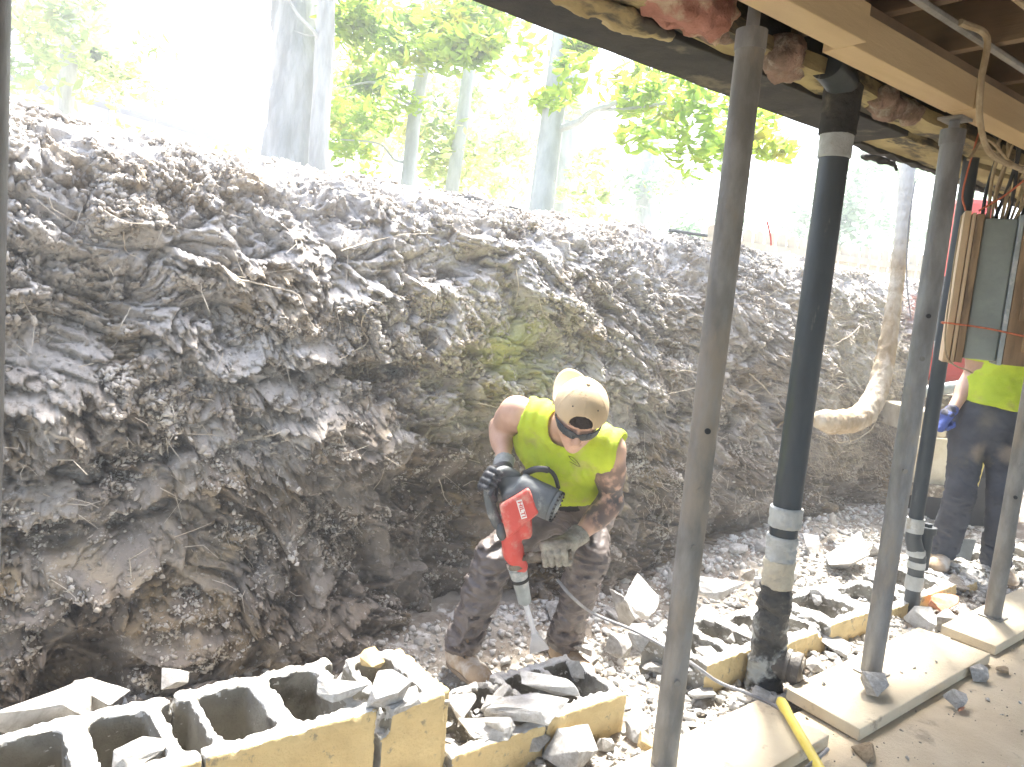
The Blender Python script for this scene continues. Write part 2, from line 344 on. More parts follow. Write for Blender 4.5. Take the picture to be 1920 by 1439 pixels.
M['plywood'] = mat('plywood', (.36, .25, .15), (.25, .165, .095), 6, .8, .3, 30, c3=(.15, .10, .06), s3=5, t3=.6, w3=.05, stretch=(1, 1, .2))
M['pale_wood'] = mat('pale_wood', (.66, .50, .33), (.54, .40, .25), 6, .8, .2, 40, stretch=(1, 1, .2))
M['machine_red'] = mat('machine_red', (.60, .06, .04), (.48, .045, .03), 6, .5, .15, 30, c3=(.40, .16, .11), s3=6, t3=.6, w3=.08)
M['machine_cream'] = mat('machine_cream', (.66, .60, .48), (.52, .45, .33), 6, .6, .2, 30, c3=(.36, .28, .18), s3=6, t3=.62, w3=.07)
M['house_siding'] = mat('house_siding', (.34, .37, .42), (.31, .34, .39), 3, .8)
M['house_roof'] = mat('house_roof', (.12, .14, .17), (.09, .10, .12), 5, .9)
M['cork'] = mat('cork', (.30, .27, .23), (.2, .18, .15), 20, .8)
M['orange_scrap'] = mat('orange_scrap', (.66, .32, .20), (.5, .22, .12), 20, .8)
M['landscape_edge'] = mat('landscape_edge', (.16, .17, .16), (.11, .115, .11), 20, .6)
# ================================================================== SETTING: bank, trench floor, slab, upper ground
def ground_z(x, y):
    x = np.asarray(x, float); y = np.asarray(y, float)
    tr = -.25+.17*sst(3.0, 4.6, x)+.10*sst(2.4, 2.9, y)
    inn = -.03+0*x
    z = inn+(tr-inn)*sst(1.86, 2.02, y)
    p = np.stack([x, y, 0*x], -1).reshape(-1, 3)
    return z+(.030*fbm(p*3.1, 4, 5)+.012*fbm(p*17, 3, 9)).reshape(z.shape)*sst(1.38, 1.5, y)
xs = np.concatenate([np.arange(-1.5, 5.5, .016), np.arange(5.5, 16, .08)]); ys = np.concatenate([np.arange(1.36, 3.1, .014)])
X, Y = np.meshgrid(xs, ys, indexing='ij'); Z = ground_z(X, Y)
p2 = np.stack([X, Y, X*0], -1).reshape(-1, 3)
f1, _, rv = worley(p2*22, 3); Z = Z+(.012*np.maximum(0, .5-f1)*(rv > .5)).reshape(Z.shape)*2*(Y > 1.44)
def gridmesh(name, X, Y, Z, mat_, flip=False):
    n, m = X.shape; v = np.stack([X, Y, Z], -1).reshape(-1, 3); i = np.arange(n*m).reshape(n, m)
    f = np.stack([i[:-1, :-1], i[1:, :-1], i[1:, 1:], i[:-1, 1:]], -1).reshape(-1, 4)
    if flip: f = f[:, ::-1]
    return link(name, npmesh(name, v, f), mat_)
struct(gridmesh('trench_floor', X, Y, Z, M['soil']))
xs = np.concatenate([np.arange(-6, 0, .4), np.arange(0, 5, .03), np.arange(5, 16, .3)]); ys = np.concatenate([np.arange(-6, .4, .3), np.arange(.4, 1.5, .03)])
X, Y = np.meshgrid(xs, ys, indexing='ij')
pp = np.stack([X, Y, X*0], -1).reshape(-1, 3); Z = .0+.006*fbm(pp*2.3, 3, 40).reshape(X.shape)
edge = 1.40+.05*pn(np.stack([X, X*0, X*0], -1).reshape(-1, 3)*3, 8).reshape(X.shape)
Z = Z-.16*sst(edge-.03, edge+.03, Y)
struct(gridmesh('concrete_slab_floor', X, Y, Z, M['slab']))
# ---- the clay bank
prof = np.array([(2.35, -.42), (2.62, -.30), (2.78, -.12), (2.88, .15), (2.95, .55), (3.00, .95), (3.06, 1.30), (3.13, 1.58), (3.24, 1.76), (3.40, 1.85), (3.70, 1.87), (4.3, 1.83), (6, 1.78), (10, 1.72), (30, 1.70), (90, 1.7)])
seg = np.concatenate([[0], np.cumsum(np.linalg.norm(np.diff(prof, axis=0), axis=1))])
ts = np.concatenate([np.arange(0, 2.95, .0062*QF), np.arange(2.95, 4.2, .03), np.arange(4.2, 8, .3), np.linspace(8, seg[-1], 14)])
def smoothp(t): return np.stack([np.interp(t, seg, prof[:, k]) for k in (0, 1)], -1)
ker = np.array([-.09, -.045, 0, .045, .09]); PT = sum(smoothp(np.clip(ts+k, 0, seg[-1])) for k in ker)/5
xs = np.concatenate([np.linspace(-60, -1.2, 20), np.arange(-1.1, 3.6, .0062*QF), np.arange(3.6, 7.2, .011*QF), np.arange(7.2, 12, .05), np.linspace(12.2, 70, 30)])
T = np.gradient(PT, axis=0); T /= np.linalg.norm(T, axis=1)[:, None]; NR = np.stack([-T[:, 1], T[:, 0]], -1)
nx, nt = len(xs), len(ts)
X = np.repeat(xs[:, None], nt, 1); Y = np.repeat(PT[None, :, 0], nx, 0); Z = np.repeat(PT[None, :, 1], nx, 0)
P = np.stack([X, Y, Z], -1).reshape(-1, 3).astype(np.float32)
# streak direction: in the face the layers run diagonally
q = P.copy(); q[:, 0] = P[:, 0]*.80-P[:, 2]*.5; q[:, 2] = P[:, 2]*1.15+P[:, 0]*.42
warp = np.stack([fbm(q*2.2, 3, 71), fbm(q*2.2, 3, 72), fbm(q*2.2, 3, 73)], -1); qw = q+warp*.12
d = .045*fbm(q*1.25, 3, 1)
bil = np.abs(fbm(qw*2.6, 4, 2)); d += .070*(.32-bil)
bil2 = np.abs(fbm(qw*7.5+3, 4, 22)); d += .030*(.30-bil2)
led = fbm(qw*np.array([1.9, 1.9, 2.6]), 3, 3); d += .034*sst(-.06, .06, led)            # ledges
led2 = fbm(qw*np.array([4.8, 4.8, 6.5]), 3, 6); d += .026*sst(-.08, .05, led2)
smear = sst(.12, .28, fbm(qw*2.1+31, 2, 4)); smear2 = sst(.16, .24, fbm(qw*5.5, 2, 44)); rough = 1-np.maximum(smear*.92, smear2*.85)
r2 = .35+.65*rough
ht, fe = facets(qw*np.array([3.6, 3.6, 4.6])+2, 10); d += .052*ht-.022*(1-sst(0, .10, fe))
ht, fe = facets(qw*np.array([8, 8, 10.5])+warp*.8, 11); d += r2*(.036*ht-.020*(1-sst(0, .13, fe)))
ht, fe = facets(q*19+warp*3, 12); d += (.25+.75*rough)*(.027*ht-.014*(1-sst(0, .16, fe)))
ht, fe = facets(q*41+warp*4, 13); d += (.2+.8*rough)*(.017*ht-.008*(1-sst(0, .2, fe)))
d += rough*.010*fbm(q*40, 3, 14)+.0035*fbm(q*60, 2, 15)
ht, fe = facets(q*14+warp*2+7, 18); d += .0075*ht-.004*(1-sst(0, .08, fe))
# bucket tooth grooves on the right part of the face
gx = P[:, 0]-.10*P[:, 2]+.03*pn(P*2, 91)
gm = sst(4.3, 4.8, P[:, 0])*(1-sst(6.3, 6.9, P[:, 0]))*sst(.5, .8, P[:, 2])*(1-sst(1.6, 1.75, P[:, 2])); d += gm*.045*np.abs(np.sin(gx*15))
gm2 = sst(2.9, 3.1, P[:, 0])*(1-sst(3.7, 3.9, P[:, 0]))*sst(.4, .7, P[:, 2])*(1-sst(1.2, 1.5, P[:, 2])); d += gm2*.03*np.abs(np.sin(gx*17))
def feat(px, py, rx, rz, amp, ang=0, hard=False, y=2.95):
    c = ony(px, py, y); a = P[:, 0]-c[0]; b = P[:, 2]-c[2]; ca, sa = math.cos(ang), math.sin(ang)
    u = (a*ca+b*sa)/rx; w = (-a*sa+b*ca)/rz; wob = .30*fbm(P*6, 3, 55); r = np.sqrt(u*u+w*w)+wob
    return amp*((1-sst(.72, 1.0, r)) if hard else np.exp(-r*r))
for a in [(835, 985, .36, .46, -.34), (905, 1120, .40, .20, -.22), (225, 575, .24, .11, -.13, -.3), (60, 640, .16, .14, -.12), (350, 380, .06, .07, -.12, 0, True), (180, 345, .05, .05, -.10, 0, True),
          (150, 1245, .20, .16, -.20, .1, True), (720, 700, .24, .055, -.13, .0, True), (520, 700, .2, .05, -.08, .1, True), (60, 900, .30, .10, -.12), (1350, 990, .40, .14, -.18, 0), (1230, 1010, .25, .2, -.12), (880, 520, .08, .05, -.07, 0, True),
          (820, 640, .06, .06, -.12, 0, True), (1560, 930, .5, .25, -.12), (1130, 560, .10, .10, -.08), (60, 800, .2, .05, -.08),
          (640, 840, .36, .20, .16, -.3), (150, 720, .30, .12, .04, .2), (1100, 520, .36, .24, .10), (330, 620, .2, .10, .08), (420, 1130, .35, .22, .05), (560, 560, .3, .2, .06), (930, 400, .5, .14, .05), (700, 1180, .35, .12, .06), (1180, 720, .25, .22, .06), (290, 300, .3, .15, .05)]:
    d += feat(*a)
fade = (1-sst(1.85, 2.75, np.repeat(ts[None], nx, 0).reshape(-1)))*.75+.25
d = d*fade*(.25+.75*sst(0, .3, np.repeat(ts[None], nx, 0).reshape(-1)))
NY = np.repeat(NR[None, :, 0], nx, 0).reshape(-1); NZ = np.repeat(NR[None, :, 1], nx, 0).reshape(-1)
P[:, 1] += NY*d; P[:, 2] += NZ*d-.45*np.maximum(d, 0)*sst(.0, .1, d)*(NZ < .5)
P[:, 2] += .04*pn(np.stack([P[:, 0]*.9, P[:, 0]*0, P[:, 0]*0], -1), 61)*sst(1.2, 1.8, Z.reshape(-1))+.06*np.exp(-((P[:, 0]-.1)/.6)**2)*sst(1.2, 1.8, P[:, 2])
i = np.arange(nx*nt).reshape(nx, nt)
f = np.stack([i[:-1, :-1], i[1:, :-1], i[1:, 1:], i[:-1, 1:]], -1).reshape(-1, 4)
BV, BF = P, f
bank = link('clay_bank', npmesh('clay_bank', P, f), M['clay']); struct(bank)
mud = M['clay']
# the lower layer of the cut is a browner, damper soil; the boundary is a ragged soil horizon
at = bank.data.attributes.new('layer', 'FLOAT', 'POINT')
lay = 1-sst(.45, 1.15, P[:, 2]+.35*fbm(P*1.6, 4, 81)+.05*P[:, 0]); at.data.foreach_set('value', lay.astype(np.float32))
add_attr_mix(mud, 'layer', (.215, .175, .135))
at = bank.data.attributes.new('ochre', 'FLOAT', 'POINT'); at.data.foreach_set('value', (sst(.15, .45, fbm(P*2.7+5, 4, 83))*.6).astype(np.float32))
add_attr_mix(mud, 'ochre', (.46, .35, .20), 7, .42, .58)
at = bank.data.attributes.new('pale', 'FLOAT', 'POINT'); at.data.foreach_set('value', (np.maximum(smear, smear2).astype(np.float32)*.55*(1-lay*.6)).astype(np.float32))
add_attr_mix(mud, 'pale', (.50, .48, .45))
add_mottle(mud, 9, (.26, .225, .185), .50, .60, .45); add_mottle(mud, 31, (.18, .155, .125), .54, .62, .6); add_mottle(mud, 22, (.66, .63, .59), .58, .66, .55)
add_spot(mud, ony(985, 660, 2.95), .23, (.44, .46, .12), .9, 6, .72)  # yellow-green light reflected from the worker's shirt, painted into the clay colour
from mathutils.bvhtree import BVHTree
_bv = None
def bank_hit(px, py, off=.0):
    """point of the bank's face seen at a reference pixel"""
    global _bv
    if _bv is None:
        sel = (BV[BF[:, 0], 0] > -1) & (BV[BF[:, 0], 0] < 12) & (BV[BF[:, 0], 1] < 6)
        _bv = BVHTree.FromPolygons([tuple(map(float, c)) for c in BV[:, :]], BF[sel].tolist())
    r = ray(px, py); h = _bv.ray_cast(Vector(CAM), Vector(r))
    if h[0] is None: return ony(px, py, 3.1)
    return np.array(h[0])-nrm(r)*off
# ---- roots that stick out of the face
def root(name_pts, r0, r1, label, grp=None, m='root', out=.02, n=6):
    hit = [bank_hit(px, py, out) for px, py in name_pts]
    ds = [float(np.linalg.norm(h-CAM)) for h in hit]; lo = sorted(ds)[len(ds)//2]
    pts = [CAM+nrm(h-CAM)*min(d_, lo+.12)for h, d_ in zip(hit, ds)]
    pts = catmull(pts, 6); k = len(pts)
    pts = [p+rng.normal(size=3)*r0*.35 for p in pts]
    mb = MB(); mb.tube(pts, [r0+(r1-r0)*i/k for i in range(k)], n); o = mb.build('root', M[m], None, True); return tag(o, label, 'root', grp)
root([(440, 522), (520, 540), (560, 555), (580, 600), (596, 620)], .0035, .002, 'thin pale root arching along the clay face beside a smooth triangular scrape')
root([(690, 580), (676, 612), (690, 640), (660, 662), (635, 675)], .004, .002, 'pale root with a sharp elbow in the middle of the clay face')
root([(458, 826), (492, 820), (525, 812)], .0045, .003, 'short straight white root low on the left part of the clay face')
root([(495, 855), (508, 850), (520, 851)], .003, .002, 'tiny white root just below the short straight one')
root([(230, 640), (228, 610), (245, 578)], .003, .0015, 'curved thread root in front of the dark hollow at left')
root([(640, 470), (700, 452), (760, 440), (815, 438)], .003, .002, 'long thin root lying sideways below the crest')
root([(650, 440), (652, 490), (648, 530)], .002, .0015, 'fine vertical root thread below the crest at centre')
root([(850, 852), (880, 862), (900, 868)], .0035, .002, 'wavy white rootlet above the dark cavity beside the crouching worker')
root([(823, 898), (835, 935), (850, 952)], .0028, .0015, 'bent root hanging in the dark cavity')
root([(868, 912), (885, 903), (905, 905)], .0025, .0015, 'small dusty root hooked inside the dark cavity')
root([(700, 918), (716, 895), (722, 870)], .0025, .0015, 'faint root strand left of the dark cavity')
root([(895, 756), (915, 760), (932, 765)], .003, .0018, 'short pale root touching the worker\'s bare shoulder')
root([(968, 505), (972, 540), (966, 575)], .0022, .0015, 'looping root strand above the clay painted with the green shirt glow')
root([(1010, 560), (1020, 590), (1035, 606)], .002, .0012, 'thin forked root above the worker\'s cap')
root([(1255, 705), (1280, 695), (1310, 700)], .0045, .003, 'whitish root reaching the near steel post from the left')
root([(1560, 650), (1590, 632), (1612, 612)], .005, .003, 'pale root between the black drain pipe and the curved tree stem')
root([(1585, 665), (1582, 640), (1592, 622)], .003, .002, 'small fork of pale root beside the curved tree stem', None)
root([(1405, 700), (1440, 735), (1470, 770), (1490, 790)], .005, .003, 'root running down to the left side of the black drain pipe')
root([(1458, 800), (1475, 790), (1500, 786)], .010, .006, 'stubby brown root poking out left of the black drain pipe', None, 'root_bark')
root([(1530, 815), (1570, 830), (1610, 822), (1640, 795), (1655, 740), (1700, 600)], .0055, .003, 'long thin root curving below and along the bent tree stem')
root([(800, 640), (806, 590), (812, 540)], .002, .0012, 'straight vertical root thread beside a round hollow')
root([(232, 435), (236, 470), (262, 485)], .0025, .0015, 'small root loop in the ochre patch near the upper left')
root([(195, 395), (240, 418), (285, 420)], .0025, .0015, 'thin root crossing the ochre patch near the upper left')
# fine fibrous roots: nobody could count them
mb = MB()
for k in range(3000):
    u = rng.random()
    if u < .72: px = 1480+rng.random()*270; py = 560+rng.random()*330
    elif u < .94: px = 1200+rng.random()*330; py = 480+rng.random()*520
    else: px = rng.random()*1200; py = 330+rng.random()*800-px*.0
    h = bank_hit(px, py, .004)
    if h[1] > 3.6 or h[2] < .1: continue
    L = .03+rng.random()*.12; a = nrm(np.array([.5*rng.normal()+.5, -.35, .55*rng.normal()-.5]))
    mid = h+a*L*.5+rng.normal(size=3)*L*.12; e = h+a*L+rng.normal(size=3)*L*.25; e[1] = min(e[1], h[1]-.004)
    mb.tube([h, mid, e], [.0017, .0013, .0006], 3, False)
tag(mb.build('fine_roots', M['root'], None, True), 'hair fine pale roots fringing the clay face', 'roots', kind='stuff')
# crumbs of clay on the face and at its foot
_b = bmesh.new(); bmesh.ops.create_icosphere(_b, subdivisions=1, radius=1); ICV = np.array([v.co[:] for v in _b.verts]); ICF = np.array([[v.index for v in f.verts] for f in _b.faces]); _b.free()
def crumbs(c, nv, sz, m, name, label, flat=.55):
    """loose angular crumbs at the points c, lying flat against the surface with normal nv"""
    n = len(c); r1 = np.cross(nv, rng.normal(size=(n, 3))); r1 /= np.linalg.norm(r1, axis=1)[:, None]; r2 = np.cross(nv, r1)
    w = 1+.42*rng.normal(size=(n, len(ICV), 1)).clip(-1.3, 1.3); L = ICV[None]*w*np.array([1, .72, flat])
    vv = (L[:, :, :1]*r1[:, None]+L[:, :, 1:2]*r2[:, None]+L[:, :, 2:]*nv[:, None])*sz[:, None, None]+c[:, None]
    f = (ICF[None]+(np.arange(n)*len(ICV))[:, None, None]).reshape(-1, 3)
    o = link(name, npmesh(name, vv.reshape(-1, 3), f), m, None, False); return tag(o, label, 'crumbs', kind='stuff')
G3 = P.reshape(nx, nt, 3); VN = np.cross(np.gradient(G3, axis=0), np.gradient(G3, axis=1)).reshape(-1, 3); VN /= np.linalg.norm(VN, axis=1)[:, None]+1e-9
if (VN[:, 1].mean() > 0): VN = -VN
ta = np.repeat(ts[None], nx, 0).reshape(-1); wgt = (P[:, 0] > -.6)*(P[:, 0] < 7)*(ta > .3)*(ta < 3.1)
wgt = wgt*(.04+sst(.02, .22, fbm(q*3.4, 3, 33))*(.25+sst(-.1, .25, fbm(q*13, 2, 34))))*(.25+rough)*np.where(P[:, 0] > 3.6, 1.2, 1.0)
wgt /= wgt.sum(); ci = rng.choice(len(P), int(125000), p=wgt)
csz = (.0026+.014*rng.random(len(ci))**3.6)*np.where(P[ci, 2] < .7, .8, 1.15)
crumbs(P[ci]+VN[ci]*csz[:, None]*.25, nrm(VN[ci]+0).reshape(-1, 3)*0+VN[ci]*.8+.2*rng.normal(size=(len(ci), 3)), csz, M['clay_loose'], 'clay_crumbs', 'loose crumbs of clay stuck over the cut bank face')
def flat_crumbs(n, xr_, yr_, a, b, pw, m, name, label, zf):
    x = rng.uniform(*xr_, n); y = rng.uniform(*yr_, n); s = a+(b-a)*rng.random(n)**pw; c = np.stack([x, y, zf(x, y)+s*.3], -1)
    return crumbs(c, np.tile([0, 0, 1.], (n, 1))+.35*rng.normal(size=(n, 3)), s, m, name, label, .6)
flat_crumbs(26000, (-.6, 6.5), (1.42, 2.85), .003, .022, 3, M['concrete'], 'concrete_grit', 'pale grit and small concrete crumbs spread over the trench floor', ground_z)
flat_crumbs(800, (1.7, 5.5), (.6, 1.40), .0012, .007, 3, M['soil'], 'floor_grit', 'scattered specks of grit on the dusty slab', lambda x, y: 0*x+.003)
# ================================================================== BLOCK WALL, PADS, RUBBLE
def block_fn(x0, L, z0, z1, cells, ya=1.63, yb=1.945, seed=0, rough=.006, cuts=(), joint_l=False, joint_r=False):
    """hollow block: cells = [(centre along the block, half width)]"""
    cx = x0+L/2; c = V(cx, (ya+yb)/2, (z0+z1)/2); base = rbox(c, (L-.006, yb-ya, z1-z0), None, .006)
    holes = [rbox(V(x0+a, (ya+yb)/2+.004, (z0+z1)/2), (2*hw, yb-ya-.088, (z1-z0)*1.6), None, .022) for a, hw in cells]
    hs = union(holes, .002) if holes else None
    def f(p):
        q = np.asarray(p, np.float32)
        front = 1-sst(ya+.004, ya+.02, q[:, 1])*1.0
        nzv = rough*(1-front*.5)*(fbm(q*26, 3, seed)+.6*pn(q*75, seed+3))
        top = sst(z1-.03, z1, q[:, 2]); d = base(p)+nzv+top*.010*np.maximum(0, pn(q*13, seed+5))
        if hs is not None: d = np.maximum(d, -(hs(p)-.5*nzv+.004*pn(q*30, seed+9)))
        for (cc, nn, amp) in cuts: d = np.maximum(d, plane(cc, nn)(p)+amp*fbm(q*11, 4, seed+21))
        return d
    return f, (x0-.02, ya-.03, z0-.02), (x0+L+.02, yb+.03, z1+.03)
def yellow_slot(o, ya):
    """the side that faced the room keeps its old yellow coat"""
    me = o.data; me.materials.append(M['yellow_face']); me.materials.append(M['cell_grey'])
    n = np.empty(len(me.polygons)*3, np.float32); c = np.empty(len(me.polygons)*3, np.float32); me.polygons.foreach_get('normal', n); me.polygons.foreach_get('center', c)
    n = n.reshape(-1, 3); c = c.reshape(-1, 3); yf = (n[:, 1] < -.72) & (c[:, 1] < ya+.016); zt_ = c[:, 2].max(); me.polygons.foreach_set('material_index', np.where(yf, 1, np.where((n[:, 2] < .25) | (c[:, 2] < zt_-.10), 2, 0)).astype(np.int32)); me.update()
HB = .0058
def block(name, parent, label=None, **k):
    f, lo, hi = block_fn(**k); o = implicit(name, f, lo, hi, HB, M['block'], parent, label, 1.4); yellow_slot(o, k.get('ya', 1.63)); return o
PITCH_B = .43; xr = float(onz(345, 1350, .3)[0])
CE = [(.128, .068), (.302, .068)]
big = empty('block_wall', (xr-.5, 1.79, .0), 'tall run of hollow concrete blocks with a yellow face and open cells in the left corner', 'block wall')
x = xr-PITCH_B*2
for k in range(3):
    cl = [(.0, .024)]*(1)+CE+[(PITCH_B, .024)]
    cl = [(.004, .030), (.118, .066), (.302, .066), (PITCH_B-.004, .030)]
    block('block', big, None, x0=x, L=PITCH_B, z0=.1, z1=.30, cells=cl, seed=100+k)
    block('block', big, None, x0=x, L=PITCH_B, z0=-.3, z1=.097, cells=cl, seed=140+k)
    x += PITCH_B
xe = x                                              # where the intact run ends (about pixel 690)
bp = empty('broken_block', (xe+.11, 1.79, .1), 'cracked yellow faced block piece split off at the tall wall\'s end, full of rubble', 'broken block')
xw = .02
f, lo, hi = block_fn(xe+.012, .20, -.02, .285, [(.10, .055)], seed=200, cuts=[(V(xe+.02, 1.63, .2), (-1, 0, .25), .03)])
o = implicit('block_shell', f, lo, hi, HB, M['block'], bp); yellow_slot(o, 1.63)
f, lo, hi = block_fn(xe+.20, .045, -.02, .275, [], ya=1.66, seed=204); implicit('end_web', f, lo, hi, HB, M['yellow_face'], bp)
f, lo, hi = block_fn(xe+.02, .19, -.05, .10, [], ya=1.60, seed=209, cuts=[(V(xe+.12, 1.62, .08), (.3, -.2, 1), .05)])
o = implicit('loose_face_piece', f, (lo[0], 1.57, lo[2]), hi, HB, M['yellow_face'], bp)
lw = empty('block_wall', (1.5, 1.79, .0), 'low broken course of blocks with a yellow face and one open cell at the worker\'s feet', 'block wall')
xl0 = xe+.24; xl1 = float(onz(1180, 1300, .1)[0]); n = 2; Lb = (xl1-xl0)/n
for k in range(n):
    cells = [(.30*Lb, .075), (.74*Lb, .062)] if k == 1 else [(.30*Lb, .07), (.72*Lb, .07)]
    block('block', lw, None, x0=xl0+k*Lb, L=Lb, z0=-.26, z1=.10-(.012 if k == 0 else 0), cells=cells, seed=220+k, rough=.008)
fw = empty('block_wall', (2.7, 1.79, .0), 'broken low course of blocks with a dark open end running under the black drain pipe', 'block wall')
xs0 = float(onz(1200, 1175, .1)[0])-.02; x = xs0
for k in range(5):
    block('block', fw, None, x0=x, L=.42, z0=-.28, z1=.10-.02*(k % 2)-.01*k, cells=[(.115, .068), (.30, .068)] if k in (0, 1) else [(.2, .12)], seed=240+k, rough=.011,
          cuts=[(V(x+.42, 1.65, .05), (.6, -.8, .6), .06)] if k in (1, 3) else ())
    x += .43
fw2 = empty('block_wall', (5.1, 1.79, .0), 'far end of the broken low block course under the second worker\'s boots', 'block wall')
for k in range(3):
    block('block', fw2, None, x0=x+.12, L=.42, z0=-.28, z1=.03, cells=[(.2, .12)], seed=260+k, rough=.012, cuts=[(V(x+.3, 1.65, .0), (.3, -.5, .9), .06)]); x += .43
# ---- pads under the posts
def pad(cpts, z0, z1, label):
    """cpts: four corners on the slab"""
    mb = MB(); lo = [V(p[0], p[1], z0) for p in cpts]; hi = [V(p[0], p[1], z1) for p in cpts]
    mb.add(lo+hi, [[3, 2, 1, 0], [4, 5, 6, 7], [0, 1, 5, 4], [1, 2, 6, 5], [2, 3, 7, 6], [3, 0, 4, 7]])
    o = mb.build('footing_pad', M['pad'], None, False, .004); return tag(o, label, 'pad', 'pads under the steel posts')
zt = .05
c0 = onz(1475, 1290, zt); c1 = onz(1613, 1368, zt); c2 = onz(1858, 1226, zt); c3 = onz(1722, 1176, zt)
pad([c0, c1, c2, c3], .006, zt, 'thick dusty pad under the middle steel post with a round mortar lump on it')
a = onz(1556, 1378, zt); b = onz(1420, 1312, zt); dd = (c3-c0)*.62
pad([b-(c3-c0)*.95, a-(c3-c0)*.95, a, b], .006, zt, 'pad in the near corner with the yellow hammer handle lying over it')
c0b = onz(1765, 1172, zt); c1b = onz(1868, 1212, zt)
pad([c0b, c1b, c1b+(c2-c1)*.9, c0b+(c2-c1)*.9], .006, zt, 'pad under the far right steel post')
# ---- chunks of broken concrete
def chunk_mesh(kind, k):
    r = np.random.default_rng(900+k); bm = bmesh.new()
    dims = {'lump': (1, .8, .65), 'slab': (1, .72, .20), 'shard': (1, .42, .26)}[kind]
    for i in range(13):
        v = r.uniform(-1, 1, 3); v /= max(np.abs(v).max(), .5); v *= .5*(1-.28*r.random()); bm.verts.new(v*np.array(dims))
    g = bmesh.ops.convex_hull(bm, input=bm.verts); bmesh.ops.delete(bm, geom=[e for e in g['geom_interior'] if isinstance(e, bmesh.types.BMVert)], context='VERTS')
    bmesh.ops.dissolve_limit(bm, angle_limit=.22, verts=bm.verts, edges=bm.edges)
    bmesh.ops.bevel(bm, geom=bm.edges[:], offset=.012, segments=1, affect='EDGES')
    bmesh.ops.triangulate(bm, faces=bm.faces[:]); bmesh.ops.subdivide_edges(bm, edges=bm.edges[:], cuts=2, use_grid_fill=True); bmesh.ops.triangulate(bm, faces=bm.faces[:])
    P = np.array([v.co[:] for v in bm.verts]); d = .016*fbm(P*6+k, 3, k)+.012*pn(P*19, k+50)
    bm.normal_update()
    for v, a in zip(bm.verts, d): v.co += v.normal*float(a)
    me = bpy.data.meshes.new('chunk'); bm.to_mesh(me); bm.free(); return me
CH = {k: [] for k in ('lump', 'slab', 'shard')}; kk = 0
for kind, n in (('lump', 7), ('slab', 7), ('shard', 4)):
    for i in range(n):
        me = chunk_mesh(kind, kk); kk += 1; me.materials.append(M['concrete'] if i % 3 else M['concrete_grey']); CH[kind].append(me)
MEZ = {}
placed = []
def chunk(kind, i, c, s, rz=0, tilt=(0, 0), label='', grp=None, mat_=None, name='concrete_chunk', cat='rubble'):
    me = CH[kind][i % len(CH[kind])]
    if mat_: me = me.copy(); me.materials[0] = M[mat_]
    o = bpy.data.objects.new(name, me); COL.objects.link(o); o.location = [float(a) for a in c]; o.rotation_euler = (tilt[0], tilt[1], rz); o.scale = (s, s, s) if not hasattr(s, '__len__') else s
    return tag(o, label, cat, grp)
def scatter(n, xr_, yr_, smin_, smax, label, grp, zf=ground_z, pw=2.2, gap=.8, mats=(None,)):
    c = 0; tries = 0
    while c < n and tries < n*60:
        tries += 1
        x = rng.uniform(*xr_); y = rng.uniform(*yr_); s = smin_+(smax-smin_)*rng.random()**pw
        px, py, D = proj((x, y, 0))
        if not (-60 < px < 1980 and py < 1500): continue
        if any((x-a)**2+(y-b)**2 < (gap*.5*(s+t))**2 for a, b, t in placed): continue
        kind = rng.choice(['lump', 'slab', 'shard'], p=[.45, .40, .15]); z = float(zf(x, y)); h = {'lump': .30, 'slab': .13, 'shard': .13}[kind]*s
        placed.append((x, y, s)); t = .35 if kind != 'lump' else .7
        chunk(kind, int(rng.integers(9)), (x, y, z+h), s, rng.uniform(0, 6.28), (rng.normal()*t*.5, rng.normal()*t*.5), label, grp, mats[c % len(mats)]); c += 1
# the ones that can be pointed at
def rub(px, py, z, kind, i, s, rz, tilt, label, mat_=None, **k):
    c = onz(px, py, z); placed.append((c[0], c[1], .5*(s if not hasattr(s, '__len__') else max(s)))); return chunk(kind, i, c, s, rz, tilt, label, None, mat_, **k)
rub(1165, 1138, -.04, 'slab', 1, (.30, .30, .34), .9, (1.15, .35), 'upright grey block fragment leaning behind the crouching worker\'s far leg', 'concrete_grey')
rub(1208, 1122, -.02, 'slab', 2, (.26, .26, .34), .5, (.35, -.25), 'flat white slab tilted against the clay to the left of the near steel post')
rub(1590, 1036, .02, 'slab', 3, (.46, .34, .8), .15, (.75, -.08), 'biggest pale slab, tilted up between the black drain and the middle steel post')
rub(1520, 1015, .02, 'slab', 0, (.22, .2, .3), .3, (.7, -.5), 'grey wedge of concrete beside the taped joint of the black drain')
rub(1568, 975, .10, 'slab', 5, (.20, .15, .3), .5, (.9, .5), 'curved pale shard standing highest against the clay')
rub(1345, 1100, .03, 'slab', 4, (.34, .22, .5), -.15, (.1, .1), 'long pale slab resting just right of the near steel post')
rub(1160, 1210, -.05, 'lump', 2, .14, .3, (.6, .2), 'dark sided wedge of block standing between the low wall runs', 'concrete_grey')
rub(1095, 1215, -.08, 'lump', 4, .12, .5, (.2, .4), 'small wedge of concrete beside the worker\'s far boot', 'concrete_grey')
rub(1090, 1268, .07, 'slab', 6, (.17, .10, .3), -.4, (.1, .75), 'flat piece of block fallen into the open cell of the low wall', 'concrete_grey')
rub(1030, 1285, .115, 'shard', 1, .22, -.65, (.1, .1), 'long strip of block lying across the low wall')
rub(985, 1330, .125, 'slab', 2, (.28, .18, .4), -.8, (.05, .05), 'large white flake lying over the front edge of the low wall')
rub(905, 1365, .11, 'slab', 5, (.20, .12, .3), -.6, (.2, .1), 'yellowish white flake on the low wall next to the large flake')
rub(925, 1320, .12, 'lump', 5, .11, .4, (.2, .1), 'grey knob of mortar between the flakes on the low wall', 'concrete_grey')
rub(860, 1310, .12, 'slab', 0, (.20, .15, .3), .6, (.1, .1), 'white plate of concrete at the left end of the low wall')
